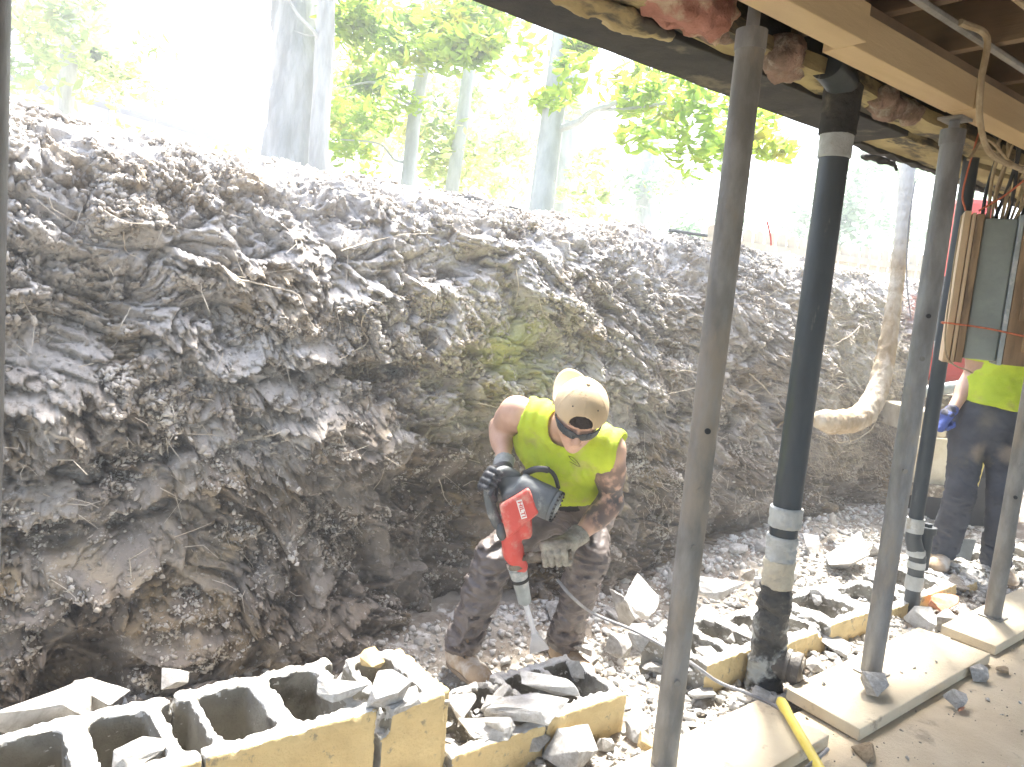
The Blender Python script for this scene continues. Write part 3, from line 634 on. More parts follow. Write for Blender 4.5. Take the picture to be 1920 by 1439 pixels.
rub(640, 1290, .33, 'slab', 4, (.16, .11, .26), -.3, (.05, .1), 'white flake covering the last open cell of the tall wall')
rub(725, 1290, .33, 'lump', 1, .15, .5, (.2, 0), 'white rounded lump on the cracked end of the tall wall')
rub(700, 1235, .30, 'lump', 3, .09, .3, (.1, .3), 'sandy lump among the bits behind the cracked wall end', 'yellow_face')
rub(760, 1315, .30, 'slab', 2, (.14, .10, .2), .2, (0, .1), 'flat white tile of block on the corner of the cracked piece')
rub(90, 1400, .22, 'lump', 0, .13, .6, (.3, .3), 'grey lump stuck inside the leftmost open cell', 'concrete_grey')
rub(270, 1405, .30, 'shard', 0, .15, .4, (0, 0), 'flake lying over the front rim of the second open cell', 'block')
rub(60, 1325, .29, 'slab', 3, (.30, .2, .5), .3, (.5, .2), 'white broken slab leaning behind the tall wall in the left corner')
rub(190, 1310, .24, 'slab', 6, (.2, .14, .4), -.5, (.7, .1), 'pointed white flake leaning behind the tall wall')
rub(325, 1275, .26, 'lump', 6, .08, .2, (.2, .1), 'small knob of mortar on the back edge of the tall wall')
rub(1075, 1400, .03, 'lump', 0, .17, .3, (.1, .1), 'white crumbly lump at the foot of the low wall, nearest the camera')
rub(1005, 1388, .03, 'lump', 6, .12, .7, (.1, .4), 'white lump touching the low yellow wall near the bottom edge')
rub(1215, 1390, .02, 'lump', 3, .10, .7, (.1, .4), 'yellow faced lump left of the foot of the near steel post', 'yellow_face')
rub(1320, 1298, .0, 'slab', 1, (.18, .12, .25), .1, (.05, .05), 'brightest flat white flake lying right of the near steel post')
rub(1225, 1250, -.0, 'lump', 4, .13, .9, (.1, .4), 'grey boulder of mortar left of the near steel post', 'concrete_grey')
rub(1380, 1240, .02, 'lump', 3, .12, .3, (.1, .4), 'squarish block lump next to the wrapped drain tee', 'concrete_grey')
rub(1525, 1245, .0, 'slab', 4, (.20, .14, .22), .9, (.1, .2), 'grey flat tile leaning right of the drain tee\'s cap', 'concrete_grey')
rub(1570, 1205, .0, 'slab', 2, (.26, .2, .22), .5, (.3, .1), 'pale plate with one straight edge beside the middle post')
rub(1640, 1283, .09, 'lump', 6, .13, .3, (.1, .1), 'round mortar lump sitting on the middle pad against its post', 'concrete_grey')
rub(1835, 1262, .03, 'lump', 2, .10, .3, (.1, .1), 'grey rounded stone on the slab behind the middle pad', 'concrete_grey')
rub(1790, 1310, .03, 'lump', 1, .11, .9, (.3, .1), 'tan stone on the slab beside an orange scrap', 'concrete_grey')
rub(1802, 1330, .01, 'shard', 2, .07, .3, (.1, .1), 'small bright orange scrap on the slab', 'orange_scrap')
rub(1625, 1410, .02, 'lump', 5, .10, .9, (.1, .1), 'brown stone on the slab near the yellow handle\'s end', 'tan_stone')
rub(1880, 1255, .02, 'lump', 4, .07, .2, (.1, .1), 'brown pebble right of the grey rounded stone', 'tan_stone')
rub(1775, 1130, .03, 'shard', 3, (.26, .30, .3), -.2, (.1, .1), 'salmon orange scrap among the rubble near the far pad', 'orange_scrap')
rub(1800, 1095, .03, 'slab', 5, (.26, .2, .3), .2, (.05, .05), 'flat dark grey stone between the second worker\'s boots', 'soil')
rub(1760, 1098, .02, 'slab', 3, (.24, .16, .3), .4, (.05, .05), 'pale slab just in front of the second worker\'s boot')
rub(1400, 1075, -.02, 'lump', 5, .12, .4, (.1, .1), 'earthy lump at the foot of the clay right of the near post', 'soil')
wz = lambda x, y: .10
sv = placed; placed = []
scatter(30, (xl0, xl1-.35), (1.65, 1.93), .025, .10, 'white broken bit of block strewn along the top of the low wall', 'bits on the low wall', lambda x, y: .088)
scatter(22, (xe-.08, xe+.24), (1.66, 1.94), .025, .09, 'white broken bit of block heaped on the cracked end of the tall wall', 'bits on the cracked wall end', lambda x, y: .24, gap=.6)
placed = sv
scatter(26, (1.05, 2.3), (1.44, 1.61), .03, .12, 'pale rubble bit on the dusty ground in front of the low yellow wall', 'rubble in front of the low wall')
scatter(38, (2.2, 3.4), (1.42, 1.62), .03, .14, 'broken concrete piece lying between the near post and the middle pad', 'rubble between the posts')
scatter(40, (2.25, 3.6), (1.66, 2.0), .04, .16, 'broken concrete piece lying on the shattered low course', 'rubble on the shattered course', lambda x, y: .05)
scatter(50, (2.3, 4.2), (2.0, 2.75), .05, .20, 'concrete piece in the trench between the shattered course and the clay', 'rubble at the foot of the clay')
scatter(52, (3.5, 6.2), (1.45, 2.6), .05, .22, 'concrete piece in the far rubble round the second worker', 'rubble at the far end')
scatter(16, (1.9, 4.6), (.55, 1.36), .012, .045, 'small pebble of mortar lying on the dusty slab', 'pebbles on the slab', lambda x, y: .004, gap=3)
scatter(9, (2.55, 3.6), (1.2, 1.45), .010, .028, 'tiny crumb of mortar lying on the middle pad', 'crumbs on the middle pad', lambda x, y: zt+.002, gap=2)
# ================================================================== HOUSE FRAME OVERHEAD, POSTS, PIPES
hf = empty('house_floor_frame', (3, 1.3, 2.2), 'underside of the jacked up house with dark rim beam, timber beams and joists', 'house frame')
XA, XB = -3.0, 13.0
def tbox(x0, x1, y0, y1, z0, z1): return ((x0+x1)/2, (y0+y1)/2, (z0+z1)/2), (x1-x0, y1-y0, z1-z0)
def warp_obj(o, amp, fr, s=0, cuts=0):
    bm = bmesh.new(); bm.from_mesh(o.data)
    if cuts:
        L = [e for e in bm.edges if e.calc_length() > .5]
        bmesh.ops.subdivide_edges(bm, edges=L, cuts=cuts, use_grid_fill=True)
    Pn = np.array([v.co[:] for v in bm.verts]); dx = [fbm(Pn*fr, 3, s+k)*amp for k in range(3)]
    for i_, v in enumerate(bm.verts): v.co += Vector((0, float(dx[1][i_]), float(dx[2][i_])))
    bm.to_mesh(o.data); bm.free()
XR = 3.30
mb = MB(); mb.box(*tbox(XA, XR, 1.675, 1.93, 2.195, 2.225)); mb.box(*tbox(XA, XR, 1.79, 1.81, 2.225, 2.50)); o = mb.build('rim_beam', M['rim'], hf, False, .004, 'dark dirty steel beam along the outer edge'); warp_obj(o, .004, 4, 2, 90)
mb = MB(); mb.box(*tbox(XR+.004, XB, 1.70, 1.90, 2.20, 2.245)); o = mb.build('rim_board', M['old_timber'], hf, False, .003, 'stained yellow board with dark patches'); warp_obj(o, .010, 6, 3, 260)
mb = MB(); mb.box(*tbox(XR+.004, XB, 1.885, 1.935, 2.185, 2.235)); o = mb.build('rim_lip', M['rim'], hf, False, .003); warp_obj(o, .012, 7, 4, 260)
mb = MB(); mb.box(*tbox(XA, XB, 1.90, 1.96, 2.24, 2.52)); warp_obj(mb.build('fascia_board', M['rim'], hf), .004, 3, 3, 160)
mb = MB(); mb.box(*tbox(XA, XB, 1.535, 1.672, 2.212, 2.262)); o = mb.build('sill_timber', M['old_timber'], hf); warp_obj(o, .012, 5, 5, 300)
mb = MB(); mb.box(*tbox(XA, XB, 1.56, 1.66, 2.27, 2.49)); mb.build('rim_joist', M['rim'], hf)
yB0, yB1, zB0, zB1 = 1.235, 1.330, 2.155, 2.256
j1 = float(onz(1545, 97, zB0)[0]); j2 = float(onz(1795, 208, zB0)[0])
for a_, b_, dy in ((XA, j1, -.038), (j1+.005, j2, .003), (j2+.005, XB, -.002)):
    mb = MB(); mb.box(*tbox(a_, b_, yB0+dy, yB1+dy, zB0, zB1)); mb.build('beam_ply', M['timber'], hf, False, .003)
mb = MB(); mb.box(*tbox(XA, XB, yB0+.01, yB1-.005, zB1+.003, 2.288)); mb.build('top_plate', M['joist'], hf, False, .002)
for k in range(27):
    x = 2.22-.42*7+k*.42; mb = MB(); mb.box(*tbox(x, x+.04, -4, 1.557, 2.29, 2.49)); mb.build('joist', M['joist'], hf, False, .002)
    if k % 2 == 0: mb = MB(); mb.box(*tbox(x+.041, x+.419, .48, .52, 2.33, 2.49)); mb.build('blocking', M['joist'], hf)
mb = MB(); mb.box(*tbox(XA, XB, -4, 1.9, 2.492, 2.515)); mb.build('subfloor', M['subfloor'], hf)
mb = MB(); mb.box(*tbox(XA, XB, -1.62, -1.5, 2.06, 2.287)); mb.build('beam_ply', M['timber_side'], hf, False, .003)
# straps of light metal and a hold-down rod along the beam
mb = MB(); mb.tube([V(1.5, 1.12, 2.275), V(3, 1.11, 2.27), V(6, 1.12, 2.275)], .012, 8); tag(mb.build('conduit', M['steel_rust'], None, True), 'thin rusty conduit under the joists beside the main timber beam', 'conduit')
mb = MB(); mb.tube([V(1.8, .93, 2.275), V(3, .925, 2.27), V(6, .93, 2.275)], .008, 8); tag(mb.build('conduit', M['tan_cable'], None, True), 'thin copper coloured line crossing the joists at the top right corner', 'conduit')
# insulation batts sagging between joists near the rim
def fluff(name, c, r, label, seed, m='pink', amp=.045):
    f0 = ell(c, r)
    def f(p): return f0(p)+amp*fbm(p*9, 4, seed)+.02*np.abs(pn(p*24, seed+3))
    rr = np.array(r)+.07; o = implicit(name, f, np.array(c)-rr, np.array(c)+rr, .011, M[m], None, None, 2.2); return tag(o, label, 'insulation')
fluff('insulation_batt', onz(1285, 22, 2.22)+V(0, 0, .035), (.24, .10, .075), 'pink insulation batt bulging down left of the top of the near post', 1)
fluff('insulation_batt', onz(1345, 70, 2.21)+V(0, 0, .02), (.13, .05, .04), 'torn pale insulation end drooping beside the near post', 2, 'pink_dirty', .03)
fluff('insulation_batt', onz(1470, 118, 2.21)+V(0, 0, .02), (.12, .08, .05), 'dirty grey pink tuft of insulation between the near post and the drain elbow', 3, 'pink_dirty')
fluff('insulation_batt', onz(1685, 205, 2.21)+V(0, 0, .02), (.20, .07, .045), 'dusty pink insulation hanging right of the drain elbow', 4, 'pink_dirty')
fluff('insulation_batt', onz(1160, 30, 2.20), (.26, .06, .025), 'grimy yellow grey insulation flattened on the dark rim near the top edge', 5, 'old_timber', .02)
fluff('insulation_batt', onz(1650, 300, 2.20), (.14, .05, .025), 'ragged dark scrap under the stained rim board right of the drain', 6, 'rim', .03)
# steel posts
def post(x, y, zb, zt_, r, label, top='plate', screw=.0, m='steel', holes=(), grp='steel posts in a row'):
    e = empty('steel_post', (x, y, zb), label, 'post', grp); n = 28; zs = np.linspace(zb, zt_-screw, 26)
    mb = MB(); ph = rng.random()*9; mb.tube([V(x+.002*math.sin(z*2+ph), y+.002*math.cos(z*1.7), z) for z in zs], [r*(1+.012*math.sin(z*9+ph)) for z in zs], n); mb.build('tube', M[m], e, True)
    if screw:
        mb = MB(); mb.tube([V(x, y, zt_-screw-.01), V(x, y, zt_-.012)], r*.46, 16); mb.build('screw', M['steel'], e, True)
        mb = MB(); mb.tube([V(x, y, zt_-screw-.05), V(x, y, zt_-screw+.002)], r*1.10, 24); mb.build('collar', M['steel'], e, True)
    mb = MB(); mb.box((x, y, zt_-.006), (.088, .085, .010)); mb.build('top_plate', M['steel_rust'], e, False, .001)
    mb = MB(); mb.box((x, y, zb+.004), (.10, .10, .006)); mb.build('base_plate', M['steel_rust'], e, False, .001)
    for (pz, kind) in holes:
        nrm_ = nrm(CAM-V(x, y, pz)); nrm_[2] = 0; nrm_ = nrm(nrm_); side = np.cross(nrm_, [0, 0, 1.]); d_ = nrm(nrm_*.95-side*.25)
        c = V(x, y, pz)+d_*r*.985; mb = MB(); mb.tube([c-d_*.004, c+d_*(.0045 if kind == 'hole' else .006)], .0085 if kind == 'hole' else .009, 14); mb.build('pin_hole' if kind == 'hole' else 'rivet', M['dark' if kind == 'hole' else 'steel_rust'], e, True)
    return e
pa = dep(1246, 1439, 2.27); pb = dep(1632, 1275, 3.0); pc = dep(1861, 1160, 3.72)
def zat(x, y, py0):                                     # height on a post seen at reference row py0
    lo_z, hi_z = -1., 3.
    for _ in range(40):
        mz = (lo_z+hi_z)/2
        if proj((x, y, mz))[1] > py0: lo_z = mz
        else: hi_z = mz
    return mz
post(pa[0], pa[1]+.004, .0, 2.32, .0378, 'nearest thick steel post, crossing the whole picture right of the crouching worker', screw=.19, m='steel_rust',
     holes=[(zat(pa[0], pa[1], 805), 'hole'), (zat(pa[0], pa[1], 1020), 'rivet'), (zat(pa[0], pa[1], 1270), 'rivet'), (zat(pa[0], pa[1], 915), 'rivet')])
post(pb[0], pb[1], zt, 2.155, .0385, 'steel post standing on the middle pad in front of the thin taped drain', screw=.045, holes=[(zat(pb[0], pb[1], 593), 'hole'), (zat(pb[0], pb[1], 672), 'rivet'), (zat(pb[0], pb[1], 880), 'rivet')])
post(pc[0], pc[1], zt, 2.155, .0378, 'steel post furthest right, in front of the second worker', m='steel_rust', holes=[(zat(pc[0], pc[1], 808), 'rivet'), (zat(pc[0], pc[1], 868), 'rivet'), (zat(pc[0], pc[1], 930), 'hole')])
for k in (1, 2): post(pc[0]+1.17*k, pc[1], zt, 2.155, .0378, 'hidden far steel post %s beyond the right edge' % ('next in the row' if k == 1 else 'at the end'), m='steel')
pl = dep(-38, 300, 1.12); post(pl[0], pl[1], .0, 2.155, .034, 'dark post cut by the left edge of the picture', m='steel')
# black drain pipe with elbow, tapes and tee
dx, dy = ony(1430, 1290, 1.565)[:2]
def onp(py): return V(dx, dy, zat(dx, dy, py))
dp = empty('drain_pipe', (dx, dy, -.05), 'thick black drain pipe with silver tape, top elbow and a wrapped tee at its foot', 'drain pipe')
zb_, ze = zat(dx, dy, 955), zat(dx, dy, 215)
R0 = .0515
mb = MB(); mb.tube([V(dx, dy, z) for z in np.linspace(zb_, ze+.02, 20)], R0, 32); mb.build('pipe', M['black_pipe'], dp, True)
def wrap(name, z0, z1, r0, r1, m, seed, amp=.004, dx_=0, f=30):
    g = cone(V(dx+dx_, dy, z0), V(dx, dy, z1), r0, r1); cut0 = plane(V(0, 0, z1), (0, 0, 1)); cut1 = plane(V(0, 0, z0), (0, 0, -1))
    def ff(p):
        d_ = g(p)+amp*fbm(p*np.array([f, f, f*1.6]), 3, seed); return np.maximum(np.maximum(d_, cut0(p)), cut1(p))
    rr = max(r0, r1)+.02; return implicit(name, ff, (dx-rr-abs(dx_), dy-rr, z0-.01), (dx+rr+abs(dx_), dy+rr, z1+.01), .005, M[m], dp)
wrap('elbow_sleeve', zat(dx, dy, 255), zat(dx, dy, 160), .062, .066, 'rim', 1, .003)
wrap('tape_band', zat(dx, dy, 298), zat(dx, dy, 252), .057, .058, 'tape', 2, .0012)
wrap('tape_band', zat(dx, dy, 988), zat(dx, dy, 950), .060, .060, 'tape', 3, .003)
wrap('lower_pipe', zat(dx, dy, 1010), zat(dx, dy, 984), .050, .052, 'black_pipe', 4, .001)
wrap('tape_wrap', zat(dx, dy, 1052), zat(dx, dy, 1004), .055, .057, 'tape', 5, .006)
wrap('tape_wrap', zat(dx, dy, 1100), zat(dx, dy, 1048), .058, .058, 'tape_beige', 6, .004)
wrap('plastic_wrap', zat(dx, dy, 1310)-.03, zat(dx, dy, 1096), .070, .058, 'wrap_dark', 7, .014, 0, 16)
el = MB(); e0 = V(dx, dy, ze); el.tube(catmull([e0+V(0, 0, -.02), e0+V(0, 0, .05), e0+V(-.03, -.01, .10), e0+V(-.10, -.02, .12), e0+V(-.17, -.03, .13)], 6), .056, 28); el.build('elbow', M['black_pipe'], dp, True)
tz = zat(dx, dy, 1235); td = nrm(_r*.86-_f0*.5+V(0, 0, -.05)); tc_ = V(dx, dy, tz)
mb = MB(); mb.tube([tc_, tc_+td*.07, tc_+td*.071, tc_+td*.085, tc_+td*.086, tc_+td*.10, tc_+td*.101, tc_+td*.125], [.056, .056, .064, .064, .057, .057, .063, .063], 30); mb.build('tee_hub', M['tee'], dp, True)
mb = MB(); mb.tube([tc_+td*.125, tc_+td*.135], [.054, .050], 30); mb.build('cap', M['dusty_brown'], dp, True)
mb = MB(); mb.box(tc_+td*.139, (.03, .03, .01)); mb.build('cap_lug', M['dusty_brown'], dp)
# thin drain behind the middle post
tx, ty = ony(1690, 1150, 1.66)[:2]
tp = empty('drain_pipe', (tx, ty, -.05), 'thin black drain pipe with taped crooked joint behind the middle steel post', 'drain pipe')
Z1 = lambda py: zat(tx, ty, py)
mb = MB(); mb.tube([V(tx, ty, z) for z in np.linspace(Z1(985), 2.27, 12)], .034, 24); mb.build('pipe', M['black_pipe'], tp, True)
jo = V(.035, -.02, 0)
mb = MB(); mb.tube([V(tx, ty, Z1(985)), V(tx, ty, Z1(1010)), V(tx, ty, Z1(1045))+jo, V(tx, ty, Z1(1080))+jo*1.1], [.037, .037, .040, .038], 24); mb.build('offset_joint', M['black_pipe'], tp, True)
mb = MB(); mb.tube([V(tx, ty, Z1(1100))+jo*1.1, V(tx, ty, Z1(1165))+jo*1.2], .036, 24); mb.build('foot_pipe', M['black_pipe'], tp, True)
for a_, b_, k in ((998, 972, 0), (1042, 1030, .7), (1064, 1052, 1), (1104, 1078, 1.1)):
    mb = MB(); mb.tube([V(tx, ty, Z1(a_))+jo*k, V(tx, ty, (Z1(a_)+Z1(b_))/2)+jo*k, V(tx, ty, Z1(b_))+jo*k], [.042, .043, .0415], 24); mb.build('tape_band', M['tape'], tp, True)
sx = V(tx+.10, ty-.02, 0); mb = MB(); mb.tube([sx+V(0, 0, Z1(1070)), sx+V(0, 0, Z1(1000))], .030, 20); mb.tube([sx+V(0, 0, Z1(1002)), sx+V(0, 0, Z1(990))], .042, 20); mb.tube([sx+V(0, 0, Z1(990)), sx+V(0, 0, Z1(984))], .02, 6); mb.build('cleanout', M['black_pipe'], tp, True)
# thin riser behind the top of the middle post
rx_, ry_ = ony(1786, 560, 1.50)[:2]
# hanging electric panel between boards
pz0 = onz(1785, 600, 1.0)
pD = 3.35
a0 = dep(1786, 400, pD); px0, py0 = (a0+_r*.052)[:2]
ZP = lambda py: zat(px0, py0, py); zb2, zt2 = ZP(672), ZP(405)
pe = empty('electric_panel', (px0, py0, zb2), 'old grey metal electric panel hanging in a wooden box by rope below the floor', 'electric panel')
_q = (a0-CAM)*V(1, 1, 0); ex = nrm(np.cross(nrm(_q), [0, 0, 1.])+.06*nrm(_q)); ey = np.cross([0, 0, 1.], ex); RR = np.stack([ex, ey, V(0, 0, 1)])
def pbox(name, u0, u1, w0, w1, z0, z1, m, bev=.003, label=None):
    c = V(px0, py0, (z0+z1)/2)+ex*(u0+u1)/2+ey*(w0+w1)/2; mb = MB(); mb.box(c, (u1-u0, w1-w0, z1-z0), RR); return mb.build(name, M[m], pe, False, bev, label)
# the seen faces: short end toward -X (left), long grey side toward -Y ... built as a deep box
pbox('backboard', .0, .026, -.02, .20, zb2-.015, zt2+.02, 'pale_wood', .002)
pbox('side_board', .030, .044, -.035, .19, zb2-.02, zt2+.01, 'pale_wood', .002)
pbox('cabinet', .075, .200, -.03, .19, zb2+.01, zt2-.01, 'panel_grey', .006)
pbox('cabinet_frame', .046, .074, -.045, .19, zb2-.01, zt2+.005, 'plywood', .003)
pbox('cabinet_edge', .202, .220, -.05, .19, zb2-.004, zt2+.004, 'tool_steel', .002)
pbox('front_board', .222, .40, -.055, .17, zb2+.0, zt2-.01, 'plywood', .003)
pbox('batten', .255, .275, -.075, -.057, (zb2+zt2)/2-.12, zt2-.12, 'plywood', .002)
pbox('batten', .28, .325, -.080, -.057, zb2+.06, (zb2+zt2)/2+.09, 'timber_side', .002)
pbox('batten', .33, .37, -.070, -.057, zb2+.12, zt2-.15, 'plywood', .002)
pbox('hanger_board', .25, .31, -.02, .02, zt2+.05, 2.39, 'timber_side', .003)
def rope(pts, r, m, label, name='rope', cat='rope', sub=8, parent=None):
    mb = MB(); mb.tube(catmull(pts, sub), r, 8); o = mb.build(name, M[m], parent, True); return tag(o, label, cat) if parent is None else o
U = lambda u, w, z: V(px0, py0, z)+ex*u+ey*w
rope([U(-.01, .1, ZP(607)), U(-.012, -.045, ZP(606)), U(.15, -.054, ZP(606)-.01), U(.29, -.085, ZP(606)-.03), U(.41, -.075, ZP(606)-.03)], .004, 'orange_rope', 'orange rope tied level round the hanging panel box')
rope([U(-.01, .0, zt2), U(-.012, -.035, (zb2+zt2)/2), U(.01, -.04, zb2+.02), U(.12, -.05, zb2-.05)], .0035, 'tan_cable', 'pale string running down the left edge of the hanging panel box')
rope([U(.0, -.02, zt2+.02), U(-.02, -.02, zt2+.12), U(.02, .0, 2.36)], .004, 'orange_rope', 'orange rope from the panel box corner up to the joists')
rope([U(.05, -.02, zt2+.02), U(.14, -.03, zt2+.09), U(.24, -.04, zt2+.20)], .004, 'orange_rope', 'slanting orange rope in front of the tan wires above the panel box')
cb = empty('cable_bundle', U(.2, 0, zt2), 'fan of tan and brown wires coming down into the top of the hanging panel', 'cable bundle')
for k in range(15):
    u0 = .07+.012*k; top = U(.16+.010*k, .05+.03*math.sin(k), 2.33); mid = U(.09+.012*k+.03*math.sin(k*2.1), -.02+.03*math.cos(k), zt2+.26); low = U(u0, .02+.02*math.sin(k*1.7), zt2-.01)
    if k % 3 == 0: top = U(.02, .05, 2.30)
    mb = MB(); mb.tube(catmull([top, mid+V(0, 0, .06), mid, (mid+low)/2+rng.normal(size=3)*.01, low], 6), .0055 if k % 2 else .0075, 7); mb.build('wire', M['tan_cable' if k % 4 else 'black_cable'], cb, True)
rope([ony(1800, 42, 1.1), ony(1850, 70, 1.08), ony(1840, 150, 1.09), ony(1838, 230, 1.1), ony(1860, 290, 1.12), ony(1925, 322, 1.1)], .010, 'tan_cable', 'thick cream cable looping down from the joists at the top right', 'cable', 'cable')
rope([ony(1925, 330, 1.35), ony(1890, 300, 1.38), ony(1850, 262, 1.39), ony(1815, 300, 1.40)], .006, 'tan_cable', 'thin cable sagging behind the thick loop under the beam', 'cable', 'cable')
rope([dep(1716, 340, 4.4), dep(1704, 420, 4.4), dep(1700, 520, 4.4), dep(1708, 600, 4.4)], .004, 'cable', 'thin grey wire hanging between the tree stem and the middle post', 'wire', 'wire')
# power cord of the breaker along the ground
pc_pts = [dep(1045, 1088, 2.95), dep(1075, 1122, 2.93), onz(1115, 1152, .12)+V(0, .0, .0), onz(1200, 1188, .135), onz(1290, 1240, .13), onz(1345, 1278, .06), onz(1400, 1300, .03), onz(1450, 1322, .012), onz(1475, 1338, .07)]
rope(pc_pts, .0062, 'cable', 'grey power cord running from the breaker over the broken wall to the pads', 'power_cord', 'power cord')
# sledge hammer with a yellow handle in the near corner; only its handle shows
sp0, sp1 = onz(1462, 1312, .075), onz(1542, 1450, .085)
sl = empty('sledge_hammer', (sp1[0], sp1[1], .05), 'yellow handled hammer lying over the near pad at the bottom edge', 'hammer')
ax_ = nrm(sp1-sp0); mb = MB(); pts = [sp0, sp0+ax_*.02, sp0+ax_*.05, sp0+ax_*.10, sp0+ax_*.5]
mb.tube(pts, [.010, .0185, .0185, .0155, .0150], 18); mb.build('handle', M['fibreglass'], sl, True)
mb = MB(); mb.tube([sp0+ax_*.48+np.cross(ax_, [0, 0, 1.])*-.07, sp0+ax_*.48+np.cross(ax_, [0, 0, 1.])*.07], .03, 8); mb.build('head', M['steel'], sl)
rope([onz(1500, 1450, .03), onz(1530, 1425, .09), onz(1552, 1405, .03)], .006, 'cable', 'short bit of grey cord over the yellow handle at the bottom edge', 'cord', 'cord')
# ================================================================== TREES, FENCE, FAR HOUSE, MACHINE
def leaf_cloud(name, centres, radii, n, size, m, parent, seed=0, flat=.55, long_=2.0):
    """many separate leaves spread in clumps through the volume round the given centres"""
    r = np.random.default_rng(seed); C0 = np.array(centres, float); R = np.array(radii, float); ci = r.integers(len(C0), size=n)
    d = r.normal(size=(n, 3)); d /= np.linalg.norm(d, axis=1)[:, None]; rad = r.random(n)**.45
    c = C0[ci]+d*(rad*R[ci])[:, None]*np.array([1, 1, flat]); k = fbm(c*(2.2/np.mean(R)*.5), 3, seed+3); c = c[k > -.08]; n = len(c)
    ax = r.normal(size=(n, 3))*np.array([1, 1, .5])+np.array([0, 0, -.25]); ax /= np.linalg.norm(ax, axis=1)[:, None]
    sd_ = np.cross(ax, r.normal(size=(n, 3))*.5+np.array([0, 0, 1.])); sd_ /= np.linalg.norm(sd_, axis=1)[:, None]; nn = np.cross(ax, sd_)
    s = size*(.6+.8*r.random(n))[:, None]; w = s/long_*.9
    v = np.stack([c-ax*s*.5, c-ax*s*.12+sd_*w*.5+nn*s*.08, c+ax*s*.25+sd_*w*.38+nn*s*.06, c+ax*s*.62-nn*s*.06, c+ax*s*.25-sd_*w*.38+nn*s*.06, c-ax*s*.12-sd_*w*.5+nn*s*.08], 1).reshape(-1, 3)
    b = (np.arange(n)*6)[:, None]; f = np.concatenate([b+np.array([0, 1, 2, 3]), b+np.array([0, 3, 4, 5])], 0)
    return link(name, npmesh(name, v, f), M[m], parent, False)
def limb(mb, pts, r0, r1, n=8, wob=.0):
    p = catmull(pts, 7); k = len(p)-1
    if wob: p = [a+rng.normal(size=3)*wob*(.3+.7*i_/k) for i_, a in enumerate(p)]
    mb.tube(p, [r0+(r1-r0)*(i_/k) for i_ in range(k+1)], n)
def tree(base_px, top_px, D, r0, r1, label, m='bark', clumps=(), leaf=('leaf', .12, 2000), branches=(), grp=None, name='tree', zbot=1.65, ridges=0, Dt=None):
    b = dep(*base_px, D); t = dep(*top_px, Dt or D); g = b+(b-t)*((b[2]-zbot)/(t[2]-b[2])); top = b+(t-b)*1.5
    e = empty(name, g, label, 'tree', grp); mb = MB(); n = 40 if ridges else 14
    pts = catmull([g, b, (b*.5+t*.5)+rng.normal(size=3)*r0*.15, t, top], 10); k = len(pts)-1
    rr = [(r0*1.25 if i_ == 0 else r0)+(r1-r0)*i_/k for i_ in range(k+1)]; mb.tube(pts, rr, n)
    o = mb.build('trunk', M[m], e, True)
    if ridges:
        vs = np.array([v.co[:] for v in o.data.vertices]); dd = (fbm(vs*np.array([26, 26, 3.0]), 3, 7))*ridges; me = o.data
        idx = np.arange(len(vs)); cen = np.array([pts[min(i_//n, k)] for i_ in idx]); out = vs-cen; out /= np.linalg.norm(out, axis=1)[:, None]+1e-9; vs = vs+out*dd[:, None]
        me.vertices.foreach_set('co', vs.astype(np.float32).ravel()); me.update()
    for pts_px, d0, d1, ra, rb in branches:
        mb = MB(); q_ = [dep(x, y, d0+(d1-d0)*i_/(len(pts_px)-1)) for i_, (x, y) in enumerate(pts_px)]; limb(mb, q_, ra, rb, 8); mb.build('branch', M[m], e, True)
    if clumps:
        cs = [dep(x, y, d_) for x, y, d_, _ in clumps]; rs = [q_[3] for q_ in clumps]
        leaf_cloud('crown', cs, rs, leaf[2], leaf[1], leaf[0], e, int(base_px[0]))
    return e
def jc(px, py, D, sx, sy, n, r, dD=1.): return [(px+rng.normal()*sx, py+rng.normal()*sy, D+rng.normal()*dD, r*(.7+.6*rng.random())) for _ in range(n)]
tree((540, 285), (552, 0), 7.2, .235, .20, 'widest tree trunk with ridged pale bark, rising from the crest at left centre', 'bark', ridges=.035, clumps=jc(540, -260, 7.4, 150, 60, 9, .7), leaf=('leaf', .13, 2500))
tree((597, 295), (612, 20), 6.2, .075, .070, 'slim grey trunk just right of the widest trunk', 'bark', branches=[([(604, 90), (590, 60), (560, 30), (530, -20)], 6.2, 6.0, .02, .008), ([(602, 68), (575, 66), (552, 58)], 6.2, 6.1, .008, .004)], ridges=.012, clumps=jc(600, -260, 6.3, 120, 60, 6, .5), leaf=('leaf', .12, 1200))
tree((765, 335), (800, 90), 8.0, .075, .068, 'slender pale trunk with leaf sprays round its upper part', 'bark_pale', clumps=jc(780, 60, 7.6, 75, 50, 16, .42, .5)+jc(700, 140, 8, 50, 60, 8, .35, .5)+jc(870, 40, 7.2, 45, 28, 12, .30, .3)+jc(890, 90, 6.6, 20, 20, 5, .2, .2)+jc(660, 260, 8.5, 30, 50, 9, .38, .4), leaf=('leaf', .105, 8500),
     branches=[([(770, 305), (740, 300), (710, 270), (640, 262)], 8, 8, .02, .008), ([(775, 200), (740, 180), (700, 155), (640, 165)], 8, 8, .022, .008), ([(798, 80), (840, 60), (880, 30), (910, 5)], 8, 7.2, .025, .01)])
tree((848, 350), (880, 120), 9.0, .085, .070, 'second slender pale trunk between the sprays and the open gap', 'bark_pale', clumps=jc(900, 240, 9.5, 45, 50, 10, .5, .5)+jc(830, 280, 9.6, 40, 45, 9, .45, .4), leaf=('leaf_far', .12, 2600))
